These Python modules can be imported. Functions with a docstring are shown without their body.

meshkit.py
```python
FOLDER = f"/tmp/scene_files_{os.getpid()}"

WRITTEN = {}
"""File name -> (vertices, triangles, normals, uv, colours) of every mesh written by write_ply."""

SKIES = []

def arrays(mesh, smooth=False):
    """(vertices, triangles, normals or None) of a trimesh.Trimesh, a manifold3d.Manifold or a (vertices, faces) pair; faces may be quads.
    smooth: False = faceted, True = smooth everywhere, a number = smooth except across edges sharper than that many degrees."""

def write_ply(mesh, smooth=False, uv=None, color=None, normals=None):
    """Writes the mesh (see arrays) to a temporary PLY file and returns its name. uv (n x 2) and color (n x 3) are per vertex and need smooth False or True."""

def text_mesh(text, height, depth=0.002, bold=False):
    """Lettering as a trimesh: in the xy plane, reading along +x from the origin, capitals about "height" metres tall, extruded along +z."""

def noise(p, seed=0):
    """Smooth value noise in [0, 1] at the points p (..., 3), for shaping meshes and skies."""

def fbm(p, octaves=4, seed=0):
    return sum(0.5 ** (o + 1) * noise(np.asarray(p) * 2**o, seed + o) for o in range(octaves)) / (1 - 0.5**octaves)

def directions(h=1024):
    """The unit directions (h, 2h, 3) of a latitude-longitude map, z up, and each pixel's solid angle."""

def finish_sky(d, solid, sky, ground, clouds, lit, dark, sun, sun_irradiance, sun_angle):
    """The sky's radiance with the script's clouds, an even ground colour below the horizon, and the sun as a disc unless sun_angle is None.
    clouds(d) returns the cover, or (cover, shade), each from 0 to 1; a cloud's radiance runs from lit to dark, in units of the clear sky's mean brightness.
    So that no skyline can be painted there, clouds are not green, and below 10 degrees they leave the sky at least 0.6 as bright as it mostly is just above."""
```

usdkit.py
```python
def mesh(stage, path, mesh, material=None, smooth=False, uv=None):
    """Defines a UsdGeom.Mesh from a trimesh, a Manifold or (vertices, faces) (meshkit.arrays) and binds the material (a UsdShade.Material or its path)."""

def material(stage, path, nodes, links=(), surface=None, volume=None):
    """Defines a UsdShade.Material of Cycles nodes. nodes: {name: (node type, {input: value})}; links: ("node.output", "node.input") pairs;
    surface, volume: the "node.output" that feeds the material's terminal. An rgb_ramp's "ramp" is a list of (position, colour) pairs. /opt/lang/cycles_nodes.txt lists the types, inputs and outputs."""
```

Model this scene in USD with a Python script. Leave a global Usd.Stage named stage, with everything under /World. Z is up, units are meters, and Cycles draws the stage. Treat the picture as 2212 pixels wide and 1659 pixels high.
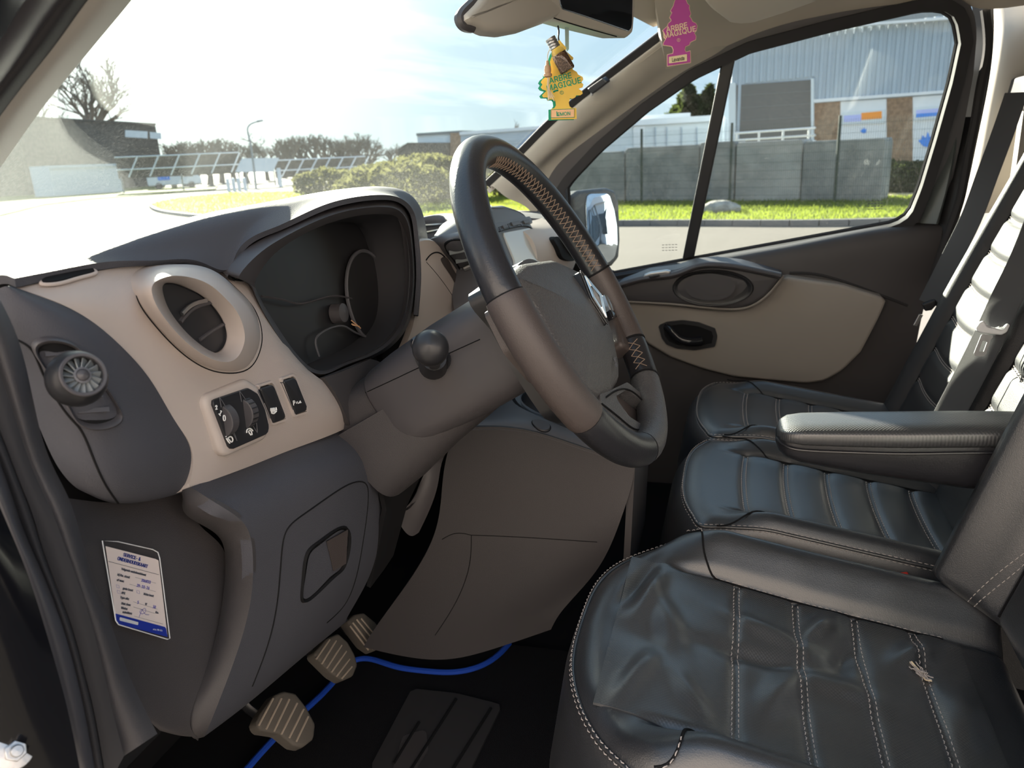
import math, random
import numpy as np, trimesh, usdkit, meshkit
import shapely.geometry as sg
from scipy.interpolate import CubicSpline
from pxr import Usd, UsdGeom, UsdLux, UsdShade, Gf

stage = Usd.Stage.CreateInMemory()
UsdGeom.Xform.Define(stage, '/World')
# ---------------------------------------------------------------- camera, sky, sun, exposure
F, CX, CY = 1650.0, 1106.0, 829.5                       # pixels of the 2212 x 1659 frame
CAM = np.array([-1.20, 0.0, 1.52])                      # x: to the passenger side, y: forward, z: up
_d = np.array([1375 - CX, 6350 - CY, F]); _d /= np.linalg.norm(_d)
_r = np.array([1600 - CX, 312 - CY, F]); _r -= _d * (_r @ _d); _r /= np.linalg.norm(_r)
ROT = np.stack([_r, np.cross(-_d, _r), -_d])            # camera (right, down, ahead) -> world
cam = UsdGeom.Camera.Define(stage, '/World/camera')
cam.CreateHorizontalApertureAttr(36.0)
cam.CreateFocalLengthAttr(36.0 * F / 2212)
cam.CreateFStopAttr(11.0)
cam.CreateFocusDistanceAttr(0.85)
cam.CreateClippingRangeAttr((0.02, 5000.0))
EXPOSURE = 0.6
cam.CreateExposureAttr(EXPOSURE)
_m = np.eye(4); _m[0, :3], _m[1, :3], _m[2, :3], _m[3, :3] = ROT[:, 0], -ROT[:, 1], -ROT[:, 2], CAM
cam.AddTransformOp().Set(Gf.Matrix4d(_m.tolist()))

def ray(px, py): return ROT @ np.array([px - CX, py - CY, F])
def pix(p):
    v = ROT.T @ (np.asarray(p, float) - CAM)
    return CX + F * v[0] / v[2], CY + F * v[1] / v[2]
def at(px, py, x=None, y=None, z=None):
    r = ray(px, py)
    return CAM + r * ((x - CAM[0]) / r[0] if x is not None else (y - CAM[1]) / r[1] if y is not None else (z - CAM[2]) / r[2])
def far(px, py, D):                                     # the point at horizontal distance D
    r = ray(px, py); return CAM + r * D / math.hypot(r[0], r[1])
def onplane(px, py, o, n):
    r = ray(px, py); return CAM + r * (((np.asarray(o) - CAM) @ n) / (r @ n))
def Y(l): return np.array([at(a, b, y=c) for a, b, c in l])
def X(l): return np.array([at(a, b, x=c) for a, b, c in l])

SUN = ray(372, 372); SUN[2] = math.hypot(SUN[0], SUN[1]) * math.tan(math.radians(18.0)); SUN /= np.linalg.norm(SUN)
SUNLIGHT, SKY = 5.5, 0.80
sun = UsdLux.DistantLight.Define(stage, '/World/sun')
sun.CreateAngleAttr(0.6); sun.CreateNormalizeAttr(True); sun.CreateIntensityAttr(SUNLIGHT); sun.CreateColorAttr(Gf.Vec3f(1.0, 0.93, 0.78))
_z = SUN; _x = np.cross([0, 0, 1], _z); _x /= np.linalg.norm(_x); _y = np.cross(_z, _x)
_m = np.eye(4); _m[0, :3], _m[1, :3], _m[2, :3] = _x, _y, _z
sun.AddTransformOp().Set(Gf.Matrix4d(_m.tolist()))
dome = UsdLux.DomeLight.Define(stage, '/World/sky')
_sky = usdkit.material(stage, '/World/Looks/sky', {
    't': ('texture_coordinate', {}), 'x': ('separate_xyz', {}),
    'alt': ('rgb_ramp', {'ramp': [(0, (0.52, 0.65, 0.72)), (0.06, (0.46, 0.63, 0.78)), (0.16, (0.40, 0.60, 0.82)), (0.5, (0.36, 0.56, 0.80)), (1, (0.32, 0.52, 0.80))]}),
    'dot': ('vector_math', {'math_type': 'dot_product', 'vector2': tuple(SUN)}),
    'halo': ('rgb_ramp', {'ramp': [(0, (0, 0, 0)), (0.6, (0.01, 0.01, 0.008)), (0.77, (0.04, 0.037, 0.027)), (0.88, (0.13, 0.12, 0.08)), (0.927, (0.27, 0.25, 0.17)), (0.951, (0.50, 0.47, 0.33)), (0.970, (1.0, 0.95, 0.72)), (0.985, (2.2, 2.1, 1.7)), (0.995, (4.5, 4.3, 3.6)), (1, (9, 8.6, 7.5))]}),
    'add': ('vector_math', {'math_type': 'add'}),
    'zc': ('math', {'math_type': 'add', 'value2': 0.12}), 'zm': ('math', {'math_type': 'maximum', 'value2': 0.05}),
    'u': ('math', {'math_type': 'divide'}), 'v': ('math', {'math_type': 'divide'}), 'uv': ('combine_xyz', {'z': 3.7}),
    'map': ('mapping', {'scale': (1.0, 1.0, 1.0), 'rotation': (0, 0, 0.6), 'location': (3.1, 1.3, 0)}), 'map2': ('mapping', {'scale': (1.0, 3.2, 1.0), 'mapping_type': 'point'}),
    'n': ('noise_texture', {'scale': 0.62, 'detail': 7.0, 'roughness': 0.58, 'distortion': 0.35}),
    'cov': ('map_range', {'from_min': 0.47, 'from_max': 0.74, 'to_min': 0.0, 'to_max': 0.75, 'clamp': True}),
    'cc': ('vector_math', {'math_type': 'multiply_add', 'vector2': (1.0, 1.0, 1.0), 'vector3': (0.50, 0.46, 0.40)}),
    'mix': ('mix_color', {}), 'sc': ('vector_math', {'math_type': 'scale', 'scale': SKY}), 'b': ('background_shader', {'strength': 1.0})},
    [('t.generated', 'x.vector'), ('x.z', 'alt.fac'), ('t.generated', 'dot.vector1'), ('dot.value', 'halo.fac'), ('alt.color', 'add.vector1'), ('halo.color', 'add.vector2'),
     ('x.z', 'zm.value1'), ('zm.value', 'zc.value1'), ('x.x', 'u.value1'), ('zc.value', 'u.value2'), ('x.y', 'v.value1'), ('zc.value', 'v.value2'), ('u.value', 'uv.x'), ('v.value', 'uv.y'),
     ('uv.vector', 'map.vector'), ('map.vector', 'map2.vector'), ('map2.vector', 'n.vector'), ('n.fac', 'cov.value'), ('cov.result', 'mix.fac'),
     ('add.vector', 'mix.a'), ('add.vector', 'cc.vector1'), ('cc.vector', 'mix.b'), ('mix.result', 'sc.vector1'), ('sc.vector', 'b.color')], surface='b.background')
UsdShade.MaterialBindingAPI.Apply(dome.GetPrim()).Bind(_sky)

# ---------------------------------------------------------------- helpers: prims
used, base_of, counts = {}, {}, {}
def numbered(parent, name):
    k = parent + '/' + name
    n = counts.get(k, 0); counts[k] = n + 1
    return k if n == 0 else f'{k}_{n:03d}'
def tag(p, label=None, cat=None, group=None, kind=None):
    for k, v in (('label', label), ('category', cat), ('group', group), ('kind', kind)):
        if v: p.SetCustomDataByKey(k, v)
    return p
def thing(name, label=None, cat=None, loc=(0, 0, 0), group=None, kind=None):
    path = numbered('/World', name)
    x = UsdGeom.Xform.Define(stage, path); x.AddTranslateOp().Set(Gf.Vec3d(*map(float, loc)))
    base_of[path] = np.asarray(loc, float)
    return tag(x.GetPrim(), label, cat, group, kind)
def arr(mesh):
    if isinstance(mesh, list): mesh = cat(mesh)
    if hasattr(mesh, 'to_mesh'):
        m = mesh.to_mesh(); mesh = trimesh.Trimesh(m.vert_properties[:, :3], m.tri_verts, process=False)
    return mesh
def obj(name, mesh, mat, parent=None, label=None, cat=None, group=None, kind=None, smooth=40):
    if mesh is None: print('no mesh for', name); return
    mesh = arr(mesh).copy()
    if parent is None:
        b = mesh.bounds; loc = np.array([*(b[0] + b[1])[:2] / 2, b[0][2]]); path = numbered('/World', name)
    else:
        pp = str(parent.GetPath()); loc = base_of[pp]; path = numbered(pp, name)
    mesh.vertices = mesh.vertices - loc
    m = usdkit.mesh(stage, path, mesh, mat, smooth=smooth)
    if parent is None: m.AddTranslateOp().Set(Gf.Vec3d(*map(float, loc)))
    base_of[path] = loc
    return tag(m.GetPrim(), label, cat, group, kind)
def copy_of(src, name, loc, rotz=0.0, scale=1.0, label=None, cat=None, group=None):
    path = numbered('/World', name)
    x = UsdGeom.Xform.Define(stage, path)
    p = x.GetPrim(); p.GetReferences().AddInternalReference(src.GetPath())
    x.ClearXformOpOrder(); x.AddTranslateOp().Set(Gf.Vec3d(*map(float, loc)))
    x.AddRotateZOp().Set(float(rotz)); x.AddScaleOp().Set(Gf.Vec3f(scale, scale, scale))
    p.SetInstanceable(True)
    return tag(p, label, cat, group)

# ---------------------------------------------------------------- helpers: shapes
def cat(l): return trimesh.util.concatenate([arr(m) for m in l])
def T(v, f): return trimesh.Trimesh(np.asarray(v, float), np.asarray(f), process=False)
def box(lo, hi):
    lo, hi = np.minimum(lo, hi), np.maximum(lo, hi)
    b = trimesh.creation.box(hi - lo); b.apply_translation((lo + hi) / 2); return b
def spl(pts, n, closed=False):
    p = np.asarray(pts, float)
    if len(p) == 2 and not closed: return p[0] + np.linspace(0, 1, n)[:, None] * (p[1] - p[0])
    if closed: p = np.vstack([p, p[:1]])
    t = np.concatenate([[0], np.cumsum(np.maximum(np.linalg.norm(np.diff(p, axis=0), axis=1), 1e-9) ** 0.7)])
    s = CubicSpline(t, p, bc_type='periodic' if closed else 'natural')
    return s(np.linspace(0, t[-1], n, endpoint=not closed))
def patch(rows, nu=40, nv=40):
    g = np.array([[*map(np.asarray, r)] for r in rows], float)
    g = np.stack([spl(r, nv) for r in g])
    return np.stack([spl(g[:, j], nu) for j in range(nv)], 1)
def gridfaces(a, b, close_u=False, close_v=False):
    i, j = np.meshgrid(np.arange(a if close_u else a - 1), np.arange(b if close_v else b - 1), indexing='ij')
    q = [(i * b + j), ((i + 1) % a * b + j), ((i + 1) % a * b + (j + 1) % b), (i * b + (j + 1) % b)]
    q = [x.ravel() for x in q]
    return np.vstack([np.stack([q[0], q[1], q[2]], 1), np.stack([q[0], q[2], q[3]], 1)])
def gnormals(G):
    n = np.cross(np.gradient(G, axis=0), np.gradient(G, axis=1)); return n / np.maximum(np.linalg.norm(n, axis=-1, keepdims=True), 1e-12)
def sheet(G, t=0.004, toward=CAM):
    """A grid of points as a closed shell: the grid is the face turned to TOWARD, the back lies T behind it."""
    n = gnormals(G)
    if ((np.asarray(toward) - G) * n).sum(-1).mean() < 0: G, n = G[:, ::-1], -n[:, ::-1]
    a, b = G.shape[:2]; B = G - n * t
    f = gridfaces(a, b); k = a * b
    ring = np.concatenate([np.arange(b), np.arange(1, a) * b + b - 1, (a - 1) * b + np.arange(b - 2, -1, -1), np.arange(a - 2, 0, -1) * b])
    r2 = np.roll(ring, -1)
    side = np.vstack([np.stack([ring, r2 + k, r2], 1), np.stack([ring, ring + k, r2 + k], 1)])
    m = T(np.vstack([G.reshape(-1, 3), B.reshape(-1, 3)]), np.vstack([f, f[:, ::-1] + k, side]))
    if m.volume < 0: m.invert()
    return m
def frames(p, closed=False, up=None):
    p = np.asarray(p, float)
    t = (np.roll(p, -1, 0) - np.roll(p, 1, 0)) if closed else np.gradient(p, axis=0)
    t /= np.maximum(np.linalg.norm(t, axis=1, keepdims=True), 1e-12)
    if up is not None:
        up = np.broadcast_to(np.asarray(up, float), p.shape)
        a = np.cross(t, up); a /= np.maximum(np.linalg.norm(a, axis=1, keepdims=True), 1e-12)
        return t, a, np.cross(a, t)
    a0 = np.cross(t[0], [0, 0, 1.0] if abs(t[0][2]) < .9 else [1.0, 0, 0]); A = []
    for i in range(len(p)):
        a0 = a0 - t[i] * (a0 @ t[i]); a0 /= np.linalg.norm(a0); A.append(a0)
    A = np.array(A); return t, A, np.cross(t, A)
def loft(S, closed=False, cap=True):
    """Closed sections (n x m x 3) joined into a body with rounded-off flat ends."""
    S = np.asarray(S, float); n, m = S.shape[:2]
    v, f = S.reshape(-1, 3), gridfaces(n, m, closed, True)
    if not closed and cap:
        v = np.vstack([v, S[0].mean(0), S[-1].mean(0)]); i = np.arange(m); j = (i + 1) % m
        f = np.vstack([f, np.stack([j, i, np.full(m, n * m)], 1)[:, ::-1] * 1, np.stack([i + (n - 1) * m, j + (n - 1) * m, np.full(m, n * m + 1)], 1)[:, ::-1]])
        f[-2 * m:-m] = np.stack([i, j, np.full(m, n * m)], 1); f[-m:] = np.stack([j + (n - 1) * m, i + (n - 1) * m, np.full(m, n * m + 1)], 1)
    mm = T(v, f)
    if mm.volume < 0: mm.invert()
    return mm
def tube(p, r, m=8, closed=False, up=None, r2=None):
    p = np.asarray(p, float); t, a, b = frames(p, closed, up)
    r = np.broadcast_to(np.asarray(r, float), len(p))[:, None, None]; q = r if r2 is None else np.broadcast_to(np.asarray(r2, float), len(p))[:, None, None]
    w = np.linspace(0, 2 * np.pi, m, endpoint=False)[None, :, None]
    return loft(p[:, None] + r * np.cos(w) * a[:, None] + q * np.sin(w) * b[:, None], closed)
def strap(p, up, w, t):
    """A flat band along p, W wide, T thick, its face turned to UP."""
    p = np.asarray(p, float); tt, a, b = frames(p, up=up); w = np.broadcast_to(w, len(p))[:, None] / 2; t = t / 2
    return loft(np.stack([p + a * w * .92 + b * t, p + a * w, p + a * w * .92 - b * t, p - a * w * .92 - b * t, p - a * w, p - a * w * .92 + b * t], 1))
def rpoly(pts, r, n=56, closed_spline=False):
    """Outline with rounded corners, n points, counter-clockwise."""
    P = sg.Polygon(spl(pts, 160, True) if closed_spline else pts)
    if not P.is_valid: P = P.buffer(0)
    if r: P = P.buffer(-r, 12).buffer(2 * r, 12).buffer(-r, 12)
    if P.geom_type != 'Polygon': P = max(P.geoms, key=lambda g: g.area)
    e = sg.polygon.orient(P).exterior
    return np.array([e.interpolate(k / n, normalized=True).coords[0] for k in range(n)])
def pillow(L, o, u, v, depth, bevel=0.002, dome=0.0, rings=4, back=0.0):
    """Star-shaped outline L (2D) in the frame o,u,v; rises DEPTH along u x v with a rounded edge and a domed face."""
    L = np.asarray(L, float); n = np.cross(u, v); c = L.mean(0); H = []
    d = np.roll(L, -1, 0) - np.roll(L, 1, 0); d /= np.maximum(np.linalg.norm(d, axis=1, keepdims=True), 1e-12)
    inn = np.stack([-d[:, 1], d[:, 0]], 1)
    H.append((L, -back)); H.append((L, depth - bevel))
    for k in range(1, 4):
        g = k / 3 * np.pi / 2; H.append((L + inn * bevel * (1 - np.cos(g)), depth - bevel + bevel * np.sin(g)))
    E = H[-1][0]
    for k in range(1, rings):
        s = 1 - k / rings; H.append((c + (E - c) * s, depth + dome * (1 - s * s)))
    S = np.array([np.asarray(o) + q[:, :1] * u + q[:, 1:] * v + h * n for q, h in H])
    nn, m = S.shape[:2]; V = np.vstack([S.reshape(-1, 3), [np.asarray(o) + c[0] * u + c[1] * v - back * n, np.asarray(o) + c[0] * u + c[1] * v + (depth + dome) * n]])
    i = np.arange(m); j = (i + 1) % m
    f = np.vstack([gridfaces(nn, m, False, True), np.stack([i, j, np.full(m, nn * m)], 1), np.stack([j + (nn - 1) * m, i + (nn - 1) * m, np.full(m, nn * m + 1)], 1)])
    mm = T(V, f)
    if mm.volume < 0: mm.invert()
    return mm
def plate(poly, o, u, v, t, holes=(), z0=0.0):
    m = trimesh.creation.extrude_polygon(poly if isinstance(poly, (sg.Polygon, sg.MultiPolygon)) else sg.Polygon(poly, holes), t, engine='earcut')
    M = np.eye(4); M[:3, 0], M[:3, 1], M[:3, 2], M[:3, 3] = u, v, np.cross(u, v), np.asarray(o) + z0 * np.cross(u, v)
    m.apply_transform(M); return m
def plates(P, *a, **k):
    return cat([plate(g, *a, **k) for g in getattr(P, 'geoms', [P])])
class Frame:
    """A plane through three points given by pixels; px() gives the plane coordinates of a pixel."""
    def __init__(s, o, u, v):
        s.o = np.asarray(o, float); s.u = np.asarray(u, float) / np.linalg.norm(u); v = np.asarray(v, float); v = v - s.u * (v @ s.u)
        s.v = v / np.linalg.norm(v); s.n = np.cross(s.u, s.v)
    def p(s, a, b, h=0.0): return s.o + a * s.u + b * s.v + h * s.n
    def px(s, l, h=0.0):
        q = np.array([onplane(a, b, s.o + h * s.n, s.n) - s.o for a, b in l]); return np.stack([q @ s.u, q @ s.v], 1)
    def pt(s, a, b, h=0.0): return onplane(a, b, s.o + h * s.n, s.n)
    def fit(o, a, b): return Frame(o, np.asarray(a) - o, np.asarray(b) - o)
    def pillow(s, l, depth, r=0.003, bevel=0.002, dome=0.0, h=0.0, n=56, sp=False, back=0.0): return pillow(rpoly(s.px(l, h), r, n, sp), s.o + h * s.n, s.u, s.v, depth, bevel, dome, back=back)
    def plate(s, l, t, r=0.0, h=0.0, n=56, sp=False): return plate(rpoly(s.px(l, h), r, n, sp), s.o, s.u, s.v, t, z0=h)
def text(s, fr, px, py, height, h=0.0006, angle=0.0, bold=False, t=0.0004, center=True, maxw=None):
    """Raised print in the frame's plane at the pixel."""
    m = meshkit.text_mesh(s, height, t, bold); b = m.bounds
    if center: m.apply_translation([-(b[0][0] + b[1][0]) / 2, -height / 2, 0])
    if maxw and b[1][0] - b[0][0] > maxw: m.apply_scale([maxw / (b[1][0] - b[0][0]), 1, 1])
    m.apply_transform(trimesh.transformations.rotation_matrix(angle, [0, 0, 1]))
    q = fr.px([(px, py)], h)[0] if px is not None else (0, 0)
    M = np.eye(4); M[:3, 0], M[:3, 1], M[:3, 2], M[:3, 3] = fr.u, fr.v, fr.n, fr.p(q[0], q[1], h)
    m.apply_transform(M); return m
def hit(mesh, px, py):
    """First point of a mesh under a pixel, with the normal."""
    r = ray(px, py); v = np.asarray(mesh.vertices); f = np.asarray(mesh.faces)
    a = v[f[:, 0]]; e1 = v[f[:, 1]] - a; e2 = v[f[:, 2]] - a; h = np.cross(r, e2); d = (e1 * h).sum(1); d = np.where(abs(d) < 1e-20, 1e-20, d)
    s = CAM - a; u = (s * h).sum(1) / d; q = np.cross(s, e1); w = (q @ r) / d; t = (e2 * q).sum(1) / d
    ok = (u >= -1e-4) & (w >= -1e-4) & (u + w <= 1.0001) & (t > 1e-5)
    if not ok.any(): return None, None
    i = np.where(ok)[0][np.argmin(t[ok])]; n = np.cross(e1[i], e2[i]); n /= np.linalg.norm(n)
    return CAM + r * t[i], n if n @ r < 0 else -n
def drape(mesh, l, n=40, lift=0.0, closed=False):
    """Points of a spline of pixels dropped on a mesh."""
    P, N = [], []
    for a, b in spl([(*q, 0) for q in l], n, closed)[:, :2]:
        p, m = hit(mesh, a, b)
        if p is not None: P.append(p + m * lift); N.append(m)
    return np.array(P), np.array(N)
def groove(mesh, l, r=0.0012, n=50, lift=0.0, closed=False):
    P, _ = drape(mesh, l, n, lift, closed); return tube(P, r, 6, closed) if len(P) > 2 else None
def stitches(P, N, length=0.005, gap=0.003, r=0.0007):
    """Short thread stitches along a line that lies on a surface."""
    s = np.concatenate([[0], np.cumsum(np.linalg.norm(np.diff(P, axis=0), axis=1))]); out = []
    for a in np.arange(0, s[-1] - length, length + gap):
        q = [np.array([np.interp(x, s, P[:, k]) for k in range(3)]) for x in (a, a + length / 2, a + length)]
        k = np.array([np.interp(a, s, N[:, i]) for i in range(3)])
        out.append(tube([q[0] - k * r * .5, q[1] + k * r, q[2] - k * r * .5], [r * .7, r, r * .7], 5))
    return out
def lathe(prof, o, axis, n=40):
    axis = np.asarray(axis, float) / np.linalg.norm(axis); a = np.cross(axis, [0.3, 0.2, 1.0]); a /= np.linalg.norm(a); b = np.cross(axis, a)
    w = np.linspace(0, 2 * np.pi, n, endpoint=False)[:, None]
    return loft(np.array([np.asarray(o) + h * axis + max(r, 1e-5) * (np.cos(w) * a + np.sin(w) * b) for r, h in prof]), closed=min(prof[0][0], prof[-1][0]) > 1e-4)

# ---------------------------------------------------------------- materials
def mat(name, color, rough=0.5, spec=0.5, bump=None, metal=0.0, vary=None, coat=0.0, voro=None, sheen=0.0, trans=0.0, wave=None):
    nodes = {'p': ('principled_bsdf', {'base_color': color, 'roughness': rough, 'specular_ior_level': spec, 'metallic': metal, 'coat_weight': coat, 'coat_roughness': 0.36, 'coat_ior': 1.75, 'transmission_weight': trans})}
    links = []
    nodes['g'] = ('geometry', {})
    if sheen: nodes['p'][1].update({'sheen_weight': sheen})
    if bump:
        nodes['n'] = ('noise_texture', {'scale': bump[0], 'detail': 2.0, 'roughness': 0.55}); nodes['b'] = ('bump', {'strength': bump[2] if len(bump) > 2 else 0.6, 'distance': bump[1]})
        links += [('g.position', 'n.vector'), ('n.fac', 'b.height'), ('b.normal', 'p.normal')]
    if voro:
        nodes['n'] = ('voronoi_texture', {'scale': voro[0], 'feature': 'smooth_f1', 'smoothness': 0.4, 'randomness': voro[2] if len(voro) > 2 else 1.0}); nodes['b'] = ('bump', {'strength': 0.7, 'distance': voro[1]})
        if len(voro) > 3: nodes['fl'] = ('mapping', {'scale': (1.0, 1.0, 0.0), 'rotation': (0, 0, 0.78)}); links += [('g.position', 'fl.vector'), ('fl.vector', 'n.vector')]
        else: links += [('g.position', 'n.vector')]
        links += [('n.distance', 'b.height'), ('b.normal', 'p.normal')]
    if wave:
        nodes['mp'] = ('mapping', {'rotation': wave[2]}); nodes['n'] = ('wave_texture', {'scale': wave[0], 'bands_direction': 'z'}); nodes['b'] = ('bump', {'strength': 0.6, 'distance': wave[1]})
        links += [('g.position', 'mp.vector'), ('mp.vector', 'n.vector'), ('n.fac', 'b.height'), ('b.normal', 'p.normal')]
    if vary:                                             # (scale, second colour, lo, hi)
        nodes['vn'] = ('noise_texture', {'scale': vary[0], 'detail': 4.0}); nodes['vr'] = ('map_range', {'from_min': vary[2], 'from_max': vary[3], 'clamp': True}); nodes['vm'] = ('mix_color', {'a': color, 'b': vary[1]})
        links += [('g.position', 'vn.vector'), ('vn.fac', 'vr.value'), ('vr.result', 'vm.fac'), ('vm.result', 'p.base_color')]
    return usdkit.material(stage, '/World/Looks/' + name, nodes, links, surface='p.BSDF')
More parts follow.
